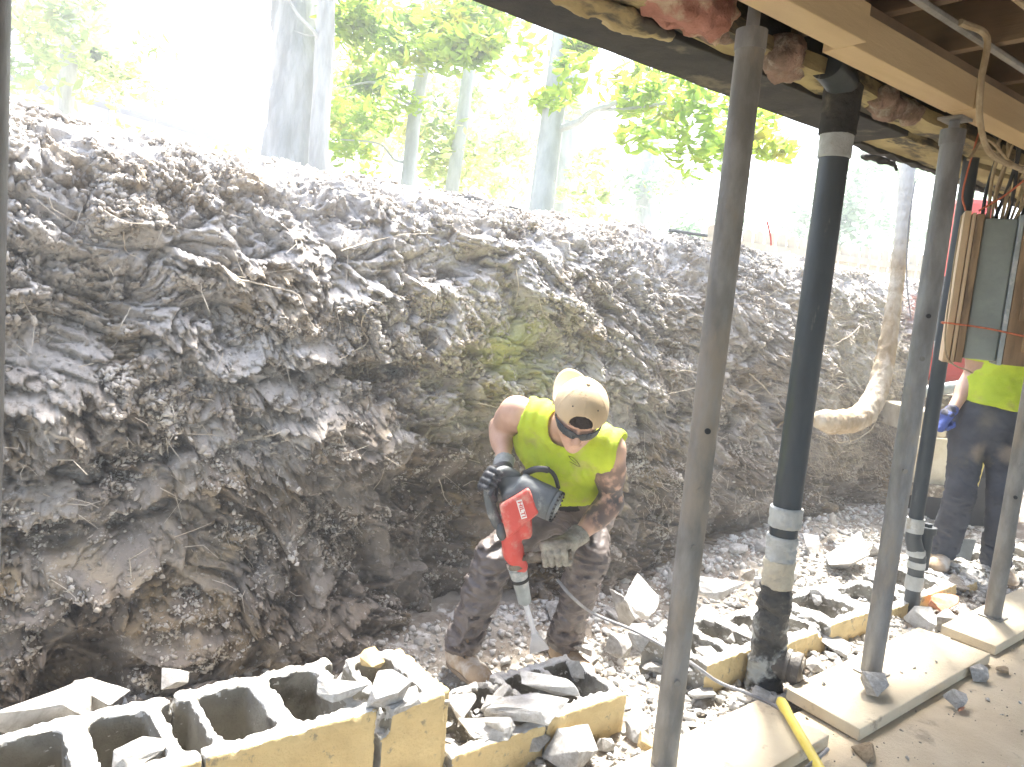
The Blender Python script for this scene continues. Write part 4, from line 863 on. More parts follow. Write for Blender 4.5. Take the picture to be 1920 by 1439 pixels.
tree((1015, 390), (1056, 70), 6.3, .108, .085, 'smooth grey trunk with a forked low limb reaching right under the rim beam', 'bark_pale',
     branches=[([(1048, 242), (1085, 228), (1110, 208), (1150, 195), (1215, 165), (1260, 145)], 6.3, 5.8, .034, .012), ([(1118, 206), (1170, 205), (1240, 195), (1320, 190)], 6.1, 5.7, .016, .008), ([(1062, 135), (1085, 125), (1112, 118)], 6.3, 6.1, .026, .008), ([(1066, 152), (1090, 148)], 6.3, 6.2, .01, .006)],
     clumps=jc(1150, 165, 6.0, 50, 28, 12, .22, .4)+jc(1240, 180, 5.8, 60, 34, 14, .26, .4)+jc(1320, 225, 5.8, 55, 40, 12, .24, .4)+jc(1090, 80, 6.2, 15, 12, 3, .12, .1)+jc(1020, 195, 6.2, 18, 12, 2, .10, .1)+jc(1420, 260, 5.9, 35, 25, 8, .18, .3), leaf=('leaf', .10, 3400))
tree((1045, 400), (1070, 230), 9.5, .13, .11, 'washed out trunk hidden behind the smooth grey one', 'bark_pale', clumps=jc(1100, 330, 10, 40, 30, 5, .4), leaf=('leaf_far', .12, 900))
tree((1205, 420), (1222, 250), 11, .14, .12, 'far faint trunk under the leafy limb', 'bark_pale', clumps=jc(1240, 330, 12, 60, 30, 7, .5), leaf=('leaf_blue', .12, 1200))
tree((980, 380), (992, 120), 15, .06, .05, 'very thin far trunk in the pale gap left of the smooth grey trunk', 'bark_pale', clumps=jc(960, 260, 15, 45, 80, 14, .6), leaf=('leaf_yellow', .13, 2600))
tree((925, 370), (930, 100), 17, .05, .05, 'another very thin far trunk left of the pale gap', 'bark_pale', clumps=jc(900, 330, 16, 60, 35, 12, .6), leaf=('leaf_yellow', .14, 2400))
tree((120, 200), (130, -60), 10, .12, .1, 'leafy maple hanging over the low house at the top left corner', 'bark', clumps=jc(90, 70, 10, 50, 45, 16, .55, .6)+jc(190, 120, 10, 30, 20, 4, .3, .3), leaf=('leaf_far', .15, 3600), zbot=1.6)
tree((680, 330), (690, 100), 14, .07, .06, 'thin far trunk behind the yellow green sprays', 'bark_pale', clumps=jc(680, 200, 13, 50, 70, 18, .8, .8), leaf=('leaf_yellow', .15, 3800))
tree((1560, 420), (1580, 200), 16, .1, .08, 'broad leafy tree behind the picket fence', 'bark_pale', clumps=jc(1500, 390, 15, 70, 30, 16, .8, .8)+jc(1650, 400, 15, 60, 40, 14, .8, .8)+jc(1640, 330, 13, 50, 35, 8, .5), leaf=('leaf_blue', .16, 5200))
def shrub(px, py, D, r, n, label, m='leaf_far', size=.10):
    c = dep(px, py, D); e = empty('shrub', (c[0], c[1], 1.72), label, 'shrub'); cs = [c+rng.normal(size=3)*r*.7 for _ in range(8)]
    mb = MB()
    for k in range(5): limb(mb, [V(c[0]+.03*k, c[1], 1.7), (V(c[0], c[1], 1.7)+cs[k])/2, cs[k]], .012, .004, 5)
    mb.build('stem', M['bark'], e, True); leaf_cloud('foliage', cs, [r*.55]*8, n, size, m, e, int(px))
shrub(310, 200, 9, .55, 500, 'sparse pale shrub in front of the low house wall')
shrub(1290, 400, 12, .7, 700, 'pale bush low behind the crest right of the far trunk', 'leaf_blue')
shrub(1130, 370, 11, .6, 600, 'pale bush between the two right hand trunks', 'leaf_far')
shrub(880, 320, 12, .7, 900, 'yellow green bush behind the slender trunks', 'leaf_yellow')
# bent stem and root on the right
st = [dep(1712, 250, 4.75), dep(1700, 335, 4.75), dep(1692, 430, 4.75), dep(1680, 540, 4.72), dep(1665, 640, 4.68), dep(1648, 725, 4.6), dep(1618, 778, 4.5), dep(1575, 792, 4.42), dep(1540, 788, 4.38)]
te = empty('bent_tree', st[4], 'slim tan tree stem whose root end bends left beside the black drain', 'tree stem')
pts = catmull(st, 10); k = len(pts)-1
def fstem(p):
    d_ = None
    for i_ in range(0, k, 2):
        a_, b_ = pts[i_], pts[min(i_+2, k)]; t0 = i_/k; r_ = .040+.024*sst(.35, .75, np.array(t0))-.010*sst(.85, 1, np.array(t0)); c_ = cone(a_, b_, float(r_)); v_ = c_(p); d_ = v_ if d_ is None else smin(d_, v_, .02)
    q_ = p*np.array([22, 22, 9]); s_ = sst(0, 1, (2.1-p[:, 2])/1.0); return d_+.010*fbm(q_, 3, 5)*s_
lo_ = np.min(pts, 0)-.1; hi_ = np.max(pts, 0)+.1
o = implicit('bark_stem', fstem, lo_, hi_, .009, M['root_bark'], te)
at = o.data.attributes.new('up', 'FLOAT', 'POINT'); vs = np.empty(len(o.data.vertices)*3, np.float32); o.data.vertices.foreach_get('co', vs); at.data.foreach_set('value', sst(1.72, 2.05, vs.reshape(-1, 3)[:, 2]).astype(np.float32)); add_attr_mix(M['root_bark'], 'up', (.62, .60, .55))
mb = MB(); limb(mb, [pts[-1], dep(1505, 785, 4.36), dep(1470, 795, 4.42)], .02, .008); mb.build('root_tip', M['root_bark'], te, True)
# picket fence
f0 = dep(1420, 470, 9.0); f1_ = dep(1730, 505, 10.0); fd = nrm(np.array([f1_[0]-f0[0], f1_[1]-f0[1], 0])); fe = empty('picket_fence', (f0[0], f0[1], 1.7), 'cream picket fence with rounded tops beyond the clay bank', 'fence')
fn = np.cross([0, 0, 1.], fd); ztop = 2.40
for k in range(-4, 26):
    c = V(f0[0], f0[1], 0)+fd*(k*.165); mb = MB(); w = .062; z1 = ztop-.02; n_ = 8
    out = [(-w, 1.55), (w, 1.55), (w, z1-.05)]+[(w*math.cos(t), z1-.05+.055*math.sin(t)) for t in np.linspace(.3, math.pi-.3, 7)]+[(-w, z1-.05)]
    fr = [c+fd*a_+V(0, 0, b_)-fn*.01 for a_, b_ in out]; bk = [p_+fn*.02 for p_ in fr]; m_ = len(fr)
    mb.add(fr+bk, [list(range(m_)), [m_+i_ for i_ in range(m_)][::-1]]+[[i_, i_+m_, (i_+1) % m_+m_, (i_+1) % m_] for i_ in range(m_)]); mb.build('picket', M['fence'], fe)
for z_ in (2.20, 1.75):
    mb = MB(); a_ = V(f0[0], f0[1], z_)-fd*.8-fn*.03; b_ = a_+fd*5; mb.box((a_+b_)/2, (np.linalg.norm(b_-a_), .035, .08), np.stack([fd, fn, V(0, 0, 1)])); mb.build('rail', M['fence'], fe)
# low house beyond the crest on the left
h0 = dep(-60, 128, 14); h1 = dep(500, 255, 21); hd = nrm(np.array([h1[0]-h0[0], h1[1]-h0[1], 0])); hn = np.cross([0, 0, 1.], hd); he = empty('low_house', (h0[0], h0[1], 1.7), 'long pale house with a thin dark roof edge behind the crest at left', 'house')
Rh = np.stack([hd, hn, V(0, 0, 1)]); Lh = float(np.linalg.norm((h1-h0)[:2])); zh = float(h0[2]); cm = V(h0[0], h0[1], 0)+hd*Lh/2+hn*2
mb = MB(); mb.box(cm+V(0, 0, (1.4+zh)/2), (Lh, 4, zh-1.4), Rh); mb.build('wall', M['house_siding'], he)
mb = MB(); mb.box(cm+V(0, 0, zh+.03)-hn*.2, (Lh+.3, 4.6, .09), Rh); mb.build('roof_edge', M['house_roof'], he)
mb = MB(); mb.box(cm+V(0, 0, zh-1.0)-hn*2.02-hd*(Lh*.40), (1.3, .05, .8), Rh); wn = mb.build('window_frame', M['white_plate'], he)
mb = MB(); mb.box(cm+V(0, 0, zh-1.0)-hn*2.06-hd*(Lh*.40), (1.1, .03, .62), Rh); mb.build('window_pane', M['house_roof'], wn)
mb = MB(); mb.box(cm+V(0, 0, zh-.9)-hn*2.06-hd*(Lh*.12), (.10, .08, 2.), Rh); mb.build('downpipe', M['white_plate'], he)
# edging board at the crest
e0 = dep(815, 355, 3.9); e1 = dep(975, 392, 4.15); mb = MB(); ed = nrm(e1-e0); mb.box((e0+e1)/2+V(0, 0, -.03), (float(np.linalg.norm(e1-e0)), .02, .06), np.stack([ed, nrm(np.cross([0, 0, 1.], ed)), nrm(np.cross(ed, np.cross([0, 0, 1.], ed)))])); tag(mb.build('edging_board', M['landscape_edge'], None), 'dark edging board half buried in the crest left of the smooth grey trunk', 'edging')
e0 = dep(1255, 432, 5.0); e1 = dep(1325, 442, 5.2); mb = MB(); mb.tube([e0, e1], .012, 8); tag(mb.build('edging_board', M['landscape_edge'], None), 'thin dark strip lying on the crest left of the near post', 'edging')
fl = bank_hit(1447, 452, .01); mb = MB(); mb.tube([fl+V(0, 0, -.03), fl+V(-.02, 0, .03), fl+V(-.08, 0, .12)], .006, 6); tag(mb.build('marker_flag', M['machine_red'], None), 'small faded red marker flag stuck in the crest', 'flag')
# mini excavator standing in the trench at the far right
ex0 = V(6.2, 2.15, .0); me_ = empty('mini_excavator', ex0, 'red mini excavator with a cream blade parked in the trench behind the hanging panel', 'excavator')
D5 = 5.9
def exb(name, pxa, pya, pxb, pyb, D, depth, m, bev=.03, parent=me_):
    a_ = dep(pxa, pya, D); b_ = dep(pxb, pyb, D); c = (a_+b_)/2; w_ = abs((b_-a_)@_r); h_ = abs((b_-a_)[2]); mb = MB(); mb.box(c+_f0*depth/2, (w_, depth, h_), np.stack([_r, _f0, V(0, 0, 1)])); return mb.build(name, M[m], parent, False, bev)
exb('body', 1752, 600, 2010, 740, D5+.25, 1.1, 'machine_red', .06)
exb('engine_cover', 1800, 370, 1850, 560, D5+.9, .5, 'machine_red', .05)
pass
exb('engine_cover', 1885, 480, 1990, 590, D5+.4, .5, 'machine_red', .05)
exb('blade', 1690, 815, 1800, 925, D5-.55, .05, 'machine_cream', .012); exb('blade_arm', 1725, 770, 1775, 822, D5-.5, .6, 'machine_cream', .01); exb('blade_lip', 1690, 905, 1800, 938, D5-.60, .06, 'dusty_brown', .01)
exb('swing_casting', 1735, 735, 1850, 800, D5-.1, .4, 'dusty_brown', .03)
exb('track', 1720, 870, 1900, 1010, D5+.1, .3, 'dark', .06)
mb = MB(); mb.tube([dep(1766, 520, D5-.1), dep(1757, 640, D5-.1)], .042, 14); mb.tube([dep(1757, 640, D5-.1), dep(1750, 725, D5-.1)], .018, 12); mb.build('boom_cylinder', M['tool_grey'], me_, True)
mb = MB(); mb.tube([dep(1758, 640, D5-.12), dep(1751, 725, D5-.12)], .024, 12); mb.tube([dep(1730, 735, D5-.15), dep(1800, 725, D5-.15)], .045, 14); mb.build('cylinder_rod', M['tool_steel'], me_, True)
# ================================================================== PEOPLE AND THE BREAKER
def lerp(a, b, t): return a+(b-a)*t
def axes(U_, Fc_):
    U_ = nrm(U_); Fc_ = nrm(Fc_-U_*(Fc_@U_)); return U_, Fc_, np.cross(Fc_, U_)    # up, face, person's left... R = cross(F,U) = person's right
def arm_prims(s, e, w, k=1.0, bulk=1.0):
    m1 = lerp(s, e, .35); m2 = lerp(e, w, .28)
    return [cone(s, e, .050*k*bulk, .040*k), ell(m1, np.array([.053, .053, .09])*k*bulk, frame(e-s)), cone(e, w, .041*k, .028*k), ell(m2, np.array([.044, .044, .085])*k, frame(w-e))]
def frame(ax):
    a = nrm(ax); x = nrm(np.cross(a, [0.31, .22, .9] if abs(a[2]) < .9 else [1, 0, 0])); return np.stack([x, np.cross(a, x), a])
def head_prims(c, U_, Fc_, k=1.0):
    U_, Fc_, R_ = axes(U_, Fc_); FR = np.stack([R_, Fc_, U_])
    big = [ell(c+U_*.022-Fc_*.008, np.array([.074, .094, .095])*k, FR), ell(c-U_*.045+Fc_*.022, np.array([.056, .062, .062])*k, FR), cone(c-U_*.055+Fc_*.03, c-U_*.098+Fc_*.052, .042*k, .026*k)]
    fine = [cone(c+U_*.006+Fc_*.088, c-U_*.034+Fc_*.112, .008*k, .0125*k), ell(c-U_*.036+Fc_*.098, np.array([.019, .012, .009])*k, FR), ell(c+U_*.020+Fc_*.083, np.array([.045, .014, .010])*k, FR),
            ell(c-U_*.062+Fc_*.086, np.array([.024, .011, .007])*k, FR), ell(c-U_*.071+Fc_*.084, np.array([.021, .012, .008])*k, FR), ell(c-U_*.10+Fc_*.072, np.array([.018, .014, .013])*k, FR),
            ell(c+R_*.040-U_*.02+Fc_*.068, np.array([.020, .018, .022])*k, FR), ell(c-R_*.040-U_*.02+Fc_*.068, np.array([.020, .018, .022])*k, FR)]
    ears = []
    for s in (1, -1):
        o = c+R_*.074*s-Fc_*.004-U_*.008; t = frame(U_+.25*-Fc_); ears.append(ell(o, np.array([.011, .019, .031])*k, np.stack([nrm(R_*s+.35*-Fc_), nrm(Fc_), U_])))
    return big, fine, ears
def hand(name, wrist, G, B, Pn, rb, m, parent, k=1.0, cuffm=None, cufflen=.05, fore=None, label=None):
    """a gloved hand closed round a bar: G grip centre, B bar axis, Pn from palm to bar"""
    B = nrm(B); Pn = nrm(Pn-B*(Pn@B)); A = nrm(np.cross(B, Pn)); 
    if (G-wrist)@A < 0: A = -A
    base = G-Pn*(rb+.020*k); kn = base+A*.030*k; W_ = wrist
    prims = [cone(W_, lerp(W_, base, .35), .030*k, .033*k)]; palm = [cone(lerp(W_, base, .45)+B*o, kn+B*o*1.25, .019*k, .016*k) for o in (-.028*k, -.010*k, .010*k, .028*k)]
    fing = []; L = [(.0, .90), (.0, 1.0), (.0, .97), (.0, .82)]
    for j, o in enumerate((.036, .0125, -.0115, -.034)):
        s = L[j][1]; b0 = B*o*k; K = kn+b0
        p1 = G+b0*1.04+A*(rb+.014*k)*s-Pn*(rb*.35); p2 = G+b0*1.04+A*(rb*.55)*s+Pn*(rb+.010*k); p3 = G+b0-A*(rb*.55)*s+Pn*(rb+.009*k)
        r_ = .0112*k*(.92 if j == 3 else 1); fing.append(union([cone(K, p1, r_*1.12, r_), cone(p1, p2, r_, r_*.95), cone(p2, p3, r_*.95, r_*.82)], .004))
    th0 = lerp(W_, base, .5)+B*.034*k; t1 = G+B*.058*k-A*(rb+.012*k)-Pn*(rb*.4); t2 = G+B*.050*k-A*(rb*.5)+Pn*(rb+.012*k)
    th = union([cone(th0, t1, .017*k, .0135*k), cone(t1, t2, .0135*k, .0105*k)], .006)
    body = union(prims+palm, .02)
    def f(p):
        d = body(p)
        for g in fing: d = smin(d, g(p), .0035)
        return smin(d, th(p), .006)+.0016*fbm(p*70, 2, 3)
    al = np.array([W_, G, kn, t2]); o = implicit(name, f, al.min(0)-.09, al.max(0)+.09, .0042, M[m], parent, label)
    if cuffm:
        fo = nrm((fore if fore is not None else G)-W_)
        cc0 = W_-nrm(lerp(W_, base, .4)-W_)*.012; c1 = W_+fo*cufflen
        g = cone(lerp(W_, base, .25), c1, .034*k, .040*k); ff = lambda p: g(p)+.0022*np.sin((p@fo)*520)+.001*fbm(p*60, 2, 3)
        ff2 = inter(ff, plane(c1, fo), .003); implicit('cuff', ff2, np.minimum(W_, c1)-.07, np.maximum(W_, c1)+.07, .0045, M[cuffm], o)
    return o
def trousers(legs, pelvis, waist, hipax, m, parent, top_plane, k=1.0, amp=.010, seed=0, flare=1.0, h=.0085):
    prims = []
    for hip, knee, ank in legs:
        prims += [cone(hip, knee, .098*k, .074*k), cone(knee, ank, .072*k, .070*k*flare), ell(lerp(knee, ank, .3), np.array([.066, .075, .14])*k, frame(ank-knee))]
    hx_ = nrm(hipax); tw_ = nrm(waist-pelvis); tw_ = nrm(tw_-hx_*(tw_@hx_)); prims.append(ell(pelvis, np.array([.175, .125, .15])*k, np.stack([hx_, nrm(np.cross(tw_, hx_)), tw_]))); prims.append(ell(lerp(pelvis, waist, .8), np.array([.165, .118, .14])*k, np.stack([hx_, nrm(np.cross(tw_, hx_)), tw_])))
    g = union(prims, .035); cuts = [plane(a-nrm(a-kn)*(-.035), (a-kn)) for _, kn, a in legs]; knees = [kn for _, kn, _ in legs]; anks = [a for _, _, a in legs]
    def f(p):
        d = g(p); w = np.zeros(len(p), np.float32)
        for kn, a in zip(knees, anks):
            w = np.maximum(w, np.exp(-((p-kn)**2).sum(1)/.022)); w = np.maximum(w, 1.3*np.exp(-((p-a)**2).sum(1)/.05))
        q_ = p*np.array([9, 9, 24.]); d = d+amp*(.55+1.1*w)*(np.abs(fbm(q_+pn(p*7, 5)[:, None]*1.4, 3, seed))-.25)*1.5+.3*amp*fbm(p*9, 2, seed+4)
        d = np.where(p[:, 2] > pelvis[2]-.02, np.maximum(d, top_plane(p)), d); sel = [cp(p) for cp in cuts]; dd = [((p-a)**2).sum(1) for a in anks]
        for c_, q2 in zip(sel, dd): d = np.where(q2 < .05, np.maximum(d, c_), d)
        return d
    al = np.array([q_ for l in legs for q_ in l]+[pelvis]); return implicit('trousers', f, al.min(0)-.24, al.max(0)+.24, h, M[m], parent, None, 1.9)
def boot(ank, toe_dir, m, parent, k=1.0, tilt=0., drop=.095):
    t = nrm(toe_dir); z = V(0, 0, 1); t = nrm(t-z*(t@z)+z*tilt); s = np.cross(z, t); s = nrm(s); up = nrm(np.cross(t, s)); FR = np.stack([t, s, up]); c = ank-up*(drop-.045)*k
    g = union([cone(ank+up*.035*k, ank-up*.04*k, .056*k, .052*k), ell(c-t*.01+up*.002, np.array([.085, .046, .048])*k, FR), ell(c+t*.085*k-up*.008*k, np.array([.100, .050, .043])*k, FR), ell(c+t*.15*k-up*.014*k, np.array([.055, .049, .036])*k, FR)], .03)
    bot = ank-up*drop*k; cut = plane(bot+up*.018*k, -up)
    f = lambda p: np.maximum(g(p)+.0022*fbm(p*28, 3, 4)+.0015*np.abs(np.sin((p-ank)@t*130))*((p-ank)@t > .03), cut(p)); al = np.array([ank+up*.1, c-t*.1, c+t*.2, bot]); o = implicit('boot', f, al.min(0)-.08, al.max(0)+.08, .006, M[m], parent)
    g2 = union([ell(bot+t*.075*k, np.array([.135, .050, .05])*k, FR), ell(bot-t*.015*k, np.array([.065, .042, .05])*k, FR)], .03); sl_ = lambda p: np.maximum(np.maximum(g2(p), plane(bot+up*.021*k, up)(p)), plane(bot, -up)(p)); implicit('sole', sl_, al.min(0)-.08, al.max(0)+.08, .006, M['sole'], o)
    return o
# ------------------------------------------------------------------ WORKER 1
D = dep
Lsh, Rsh = D(1140, 842, 2.93), D(968, 775, 3.00)      # image right / image left shoulder
pel = D(1070, 945, 3.33); hL = D(1108, 962, 3.30); hR = D(1025, 955, 3.36)
kR, aR = D(925, 1050, 3.16), D(866, 1208, 3.22); kL, aL = D(1103, 1052, 3.12), D(1058, 1200, 3.35)
eR, wR = D(939, 802, 3.20), D(946, 872, 2.96); eL, wL = D(1146, 942, 3.04), D(1078, 1012, 2.93)
hc = D(1086, 780, 2.74); hU = nrm(.76*UPV-.60*FWD+.17*RGT); hF = -.80*FWD-.58*UPV-.10*RGT; hU, hF, hR_ = axes(hU, hF)
neck0 = lerp(Lsh, Rsh, .5)+UPV*.015; chest = lerp(Lsh, Rsh, .5)-UPV*.075+FWD*.03
w1 = empty('person', (pel[0], pel[1], -.25), 'worker in sleeveless yellow shirt and backwards tan cap bending over a red breaker', 'person')
shx = nrm(Lsh-Rsh); tup = nrm(neck0-pel); TF = np.stack([shx, nrm(np.cross(tup, shx)), nrm(np.cross(shx, np.cross(tup, shx)))])
torso = [ell(lerp(neck0, pel, .27), (.175, .105, .16), TF), ell(lerp(neck0, pel, .62), (.145, .10, .17), TF), ell(pel, (.15, .11, .12), TF), cone(lerp(Rsh, neck0, .15), lerp(Lsh, neck0, .15), .052), cone(lerp(Rsh, neck0, .5), lerp(Lsh, neck0, .5), .062)]
bg_, fi_, er_ = head_prims(hc, hU, hF, 1.06)
arms = arm_prims(Rsh, eR, wR, 1.02, 1.08)+arm_prims(Lsh, eL, wL, 1.04, 1.10)+[ell(Rsh, (.062, .062, .062)), ell(Lsh, (.062, .062, .062))]
legs_ = [cone(hR, kR, .08, .055), cone(kR, aR, .05, .035), cone(hL, kL, .08, .055), cone(kL, aL, .05, .035)]
neck = cone(neck0-tup*.01, hc-hU*.05-hF*.035, .062, .055)
gb = union(torso+arms, .035); gl = union(legs_, .03); gh = union(bg_, .03)
def fbody(p):
    d = smin(smin(gb(p), gl(p), .03), neck(p), .03); h_ = gh(p)
    for q_ in fi_: h_ = smin(h_, q_(p), .007)
    for q_ in er_: h_ = smin(h_, q_(p), .004)
    return smin(d, h_, .012)
al = np.array([Lsh, Rsh, pel, kR, aR, kL, aL, eR, wR, eL, wL, hc])
body = implicit('body', fbody, al.min(0)-.17, al.max(0)+.17, .0058, M['skin'], w1)
vs = np.empty(len(body.data.vertices)*3, np.float32); body.data.vertices.foreach_get('co', vs); vs = vs.reshape(-1, 3)
dl = np.minimum(cone(lerp(Lsh, eL, .30), eL, .06)(vs), cone(eL, lerp(eL, wL, .45), .05)(vs)); tL = 1-sst(-.01, .03, dl); dr = cone(lerp(Rsh, eR, .62), lerp(Rsh, eR, .70), .07)(vs); tR = (1-sst(-.04, -.028, dr))
at = body.data.attributes.new('ink', 'FLOAT', 'POINT'); at.data.foreach_set('value', tL.astype(np.float32)); add_attr_mix(M['skin'], 'ink', (.075, .065, .065), 30, .28, .50)
bc_ = lerp(Rsh, eR, .92); bnd = np.exp(-(((vs-bc_)@nrm(wR-eR))/.010)**2)*(((vs-bc_)**2).sum(1) < .02); at = body.data.attributes.new('band', 'FLOAT', 'POINT'); at.data.foreach_set('value', (bnd*.75).astype(np.float32)); add_attr_mix(M['skin'], 'band', (.10, .08, .08))
# shirt
hem = plane(lerp(neck0, pel, .66)+UPV*.0, nrm(-tup*1.0)); shirt_g = union([ell(lerp(neck0, pel, .27), (.212, .138, .18), TF), ell(lerp(neck0, pel, .62), (.178, .134, .19), TF), ell(lerp(neck0, pel, .85), (.172, .132, .14), TF), cone(lerp(Rsh, neck0, .18), Lsh+shx*.004, .074, .090), cone(lerp(Rsh, neck0, .5), lerp(Lsh, neck0, .5), .080)], .04)
armR = union([ell(Rsh-shx*.01, (.074, .085, .10), TF), cone(Rsh-shx*.03, eR, .08)], .02); armL = union([ell(Lsh+shx*.078, (.058, .09, .12), TF), cone(Lsh+shx*.045-UPV*.03, eL, .058)], .02); nk = cone(neck0-tup*.03, hc, .078, .075)
def fshirt(p):
    d = shirt_g(p); t_ = ((p-neck0)@-tup)/.45; u_ = (p-neck0)@shx
    fold = np.abs(pn(np.stack([u_*13+t_*2.0, t_*2.2, (p@FWD)*3], -1), 6)); fold2 = np.abs(pn(np.stack([u_*24-t_*5, t_*5, (p@FWD)*5], -1), 9))
    d = d-.022*sst(.4, 1.0, t_)*(.5-fold)-.016*(fold-.25)-.013*(fold2-.25)
    d = np.maximum(d, -armR(p)); d = np.maximum(d, -armL(p)); d = np.maximum(d, -nk(p)); return np.maximum(d, hem(p)+.006*pn(p*14, 3))
implicit('shirt', fshirt, al.min(0)-.05, al.max(0)+.1, .0058, M['hivis'], w1, None, 1.9)
# trousers, belt, boots
wp = plane(pel+tup*.17, tup)
trousers([(hR, kR, aR), (hL, kL, aL)], pel, pel+tup*.15, shx, 'trousers', w1, wp, 1.0, .021, 3)
g = ell(pel+tup*.10, (.168, .132, .12), TF); fbelt = lambda p: np.maximum(np.abs(g(p))-.006, np.abs((p-pel-tup*.150)@tup)-.018); implicit('belt', fbelt, pel-.25, pel+.25, .006, M['dark'], w1)
boot(aR+V(0, 0, -.01), V(-.15, -.95, 0)+RGT*.15, 'boot', w1, 1.02); boot(aL+V(0, 0, -.01), -_f0*.8+_r*.5, 'boot', w1, 1.0)
# cap worn back to front
FRh = np.stack([hR_, hF, hU]); cc = hc+hU*.034-hF*.006
outer = ell(cc, (.0975, .116, .106), FRh); inner = ell(cc, (.0915, .110, .100), FRh); rimp = plane(cc-hU*.012+hF*.02, -hU+hF*.10)
opn = ell(cc+hF*.110+hU*.006, (.042, .05, .038), FRh); strap_keep = plane(cc-hU*.003+hF*.1, hU)
def fcap(p):
    d = outer(p)-.0022*(1-np.minimum(1, np.abs(np.sin(3*np.arctan2((p-cc)@hR_, (p-cc)@hF)))*9)); d = np.maximum(d, -inner(p)); d = np.maximum(d, rimp(p))
    band = np.abs((p-cc)@hU+.012)-.008
    o_ = np.maximum(opn(p), -((p-cc)@hU+.006)); d = np.maximum(d, -o_); return d
cap = implicit('cap', fcap, cc-.16, cc+.16, .0036, M['cap'], w1, 'tan cap worn back to front')
mb = MB(); mb.tube([cc+hU*.105, cc+hU*.111], [.009, .005], 12); mb.build('button', M['cap'], cap, True)
for a_, e_ in ((.55, .62), (-.62, .62), (2.2, .62), (-2.2, .62)):
    dd = nrm(hF*math.cos(a_)*math.cos(e_)+hR_*math.sin(a_)*math.cos(e_)+hU*math.sin(e_)); q_ = cc+FRh.T@(np.array([.0975, .116, .106])*(FRh@dd)); mb = MB(); mb.tube([q_-dd*.002, q_+dd*.0012], .0028, 10); mb.build('eyelet', M['dark'], cap)
hr = ell(cc-hU*.004, (.0855, .104, .094), FRh); bk_ = plane(hc-hU*.05, -hU); fr_ = plane(hc+hF*.045+hU*.03, hF-hU*.7)
def fhair(p):
    d = hr(p); u_ = (p-hc)@hU; fo_ = (p-hc)@hF; d = np.where(u_ < .02, np.maximum(d-.004, fo_-.012+.0*u_), d); return np.maximum(d, -(u_+.055))+.001*pn(p*200, 2)
implicit('hair', fhair, cc-.15, cc+.15, .0045, M['hair'], w1)
# brim behind the head
mb = MB(); n_ = 18; rows = 7; gr = []
for i_ in range(n_+1):
    a_ = -1.2+2.4*i_/n_
    for j in range(rows+1):
        t_ = j/rows; a2_ = a_+.42; rad = V(math.sin(a2_)*.0975, -math.cos(a2_)*.116, -.002); ex_ = .066*(math.cos(a_*1.25)**.8 if math.cos(a_*1.25) > 0 else 0)
        o2_ = hR_*math.sin(.42)-hF*math.cos(.42); q_ = cc+hR_*rad[0]+hF*rad[1]+hU*rad[2]+o2_*ex_*t_+hU*(.036*t_*ex_/.066-.018*(a_/1.2)**2*t_); gr.append(q_)
nn_ = rows+1; ff_ = [[i_*nn_+j, (i_+1)*nn_+j, (i_+1)*nn_+j+1, i_*nn_+j+1] for i_ in range(n_) for j in range(rows)]
mb.add(gr, ff_); o = mb.build('brim', M['cap'], cap, True); md = o.modifiers.new('thick', 'SOLIDIFY'); md.thickness = .004; md.offset = 0
# wraparound sunglasses
ec = hc-hU*.002
gla = ell(ec, (.0870, .110, .106), FRh); gli = ell(ec, (.0832, .1062, .106), FRh)
def fgl(p):
    u_ = (p-ec)@hU; fo_ = (p-ec)@hF; sdx = np.abs((p-ec)@hR_); hgt = .006+.012*sst(.02, .075, fo_)-.006*np.exp(-(sdx/.012)**2); d = np.maximum(gla(p), -gli(p)); d = np.maximum(d, np.abs(u_+.006*sst(.0, .08, fo_))-hgt); return np.maximum(d, -(fo_+.005))
implicit('sunglasses', fgl, ec-.14, ec+.14, .0034, M['black_pipe'], w1)
# bird-like line print on the chest
deps = bpy.context.evaluated_depsgraph_get
def shirt_hit(px, py):
    r_ = ray(px, py); o_ = bpy.data.objects['shirt']; ok, loc, nr, ix = o_.ray_cast(Vector(CAM), Vector(nrm(r_))) if True else None
    return np.array(loc)-nrm(r_)*.002 if ok else D(px, py, 2.86)
bpy.context.view_layer.update()
for ln in ([(1066, 855), (1074, 858), (1082, 866), (1088, 875)], [(1068, 866), (1076, 870), (1082, 874), (1087, 875)], [(1066, 855), (1070, 861), (1080, 869)]):
    mb = MB(); mb.tube([shirt_hit(*q_) for q_ in ln], .0009, 5); mb.build('chest_print', M['dark'], w1)
# ------------------------------------------------------------------ the breaker
HD = 2.84
bt = empty('demolition_breaker', D(1012, 1222, 3.12), 'red and grey electric demolition breaker with a spade chisel held by the bending worker', 'breaker')
c_top, c_mid, c_low = D(972, 905, 2.90), D(972, 985, 2.82), D(958, 1035, 2.86)
axd = nrm(D(975, 1110, 2.98)-D(965, 930, 2.84)); rt_ = nrm(RGT-axd*(RGT@axd)+0*FWD); fr2 = -nrm(np.cross(axd, rt_));
if fr2@FWD > 0: fr2 = -fr2
HB_ = np.stack([rt_, fr2, axd])                         # right, toward the camera, down the tool
hcn = D(968, 950, HD+.05)
mc0, mc1 = D(970, 915, HD+.02), D(1038, 948, HD-.02)
grey = union([rbox(hcn-axd*.02, (.105, .13, .15), HB_, .03), cyl(mc0, mc1, .062, .012), cone(D(950, 900, HD+.04), D(985, 925, HD+.04), .040)], .02)
implicit('motor_housing', lambda p: grey(p)+.0012*fbm(p*30, 2, 1), hcn-.26, hcn+.26, .005, M['tool_grey'], bt)
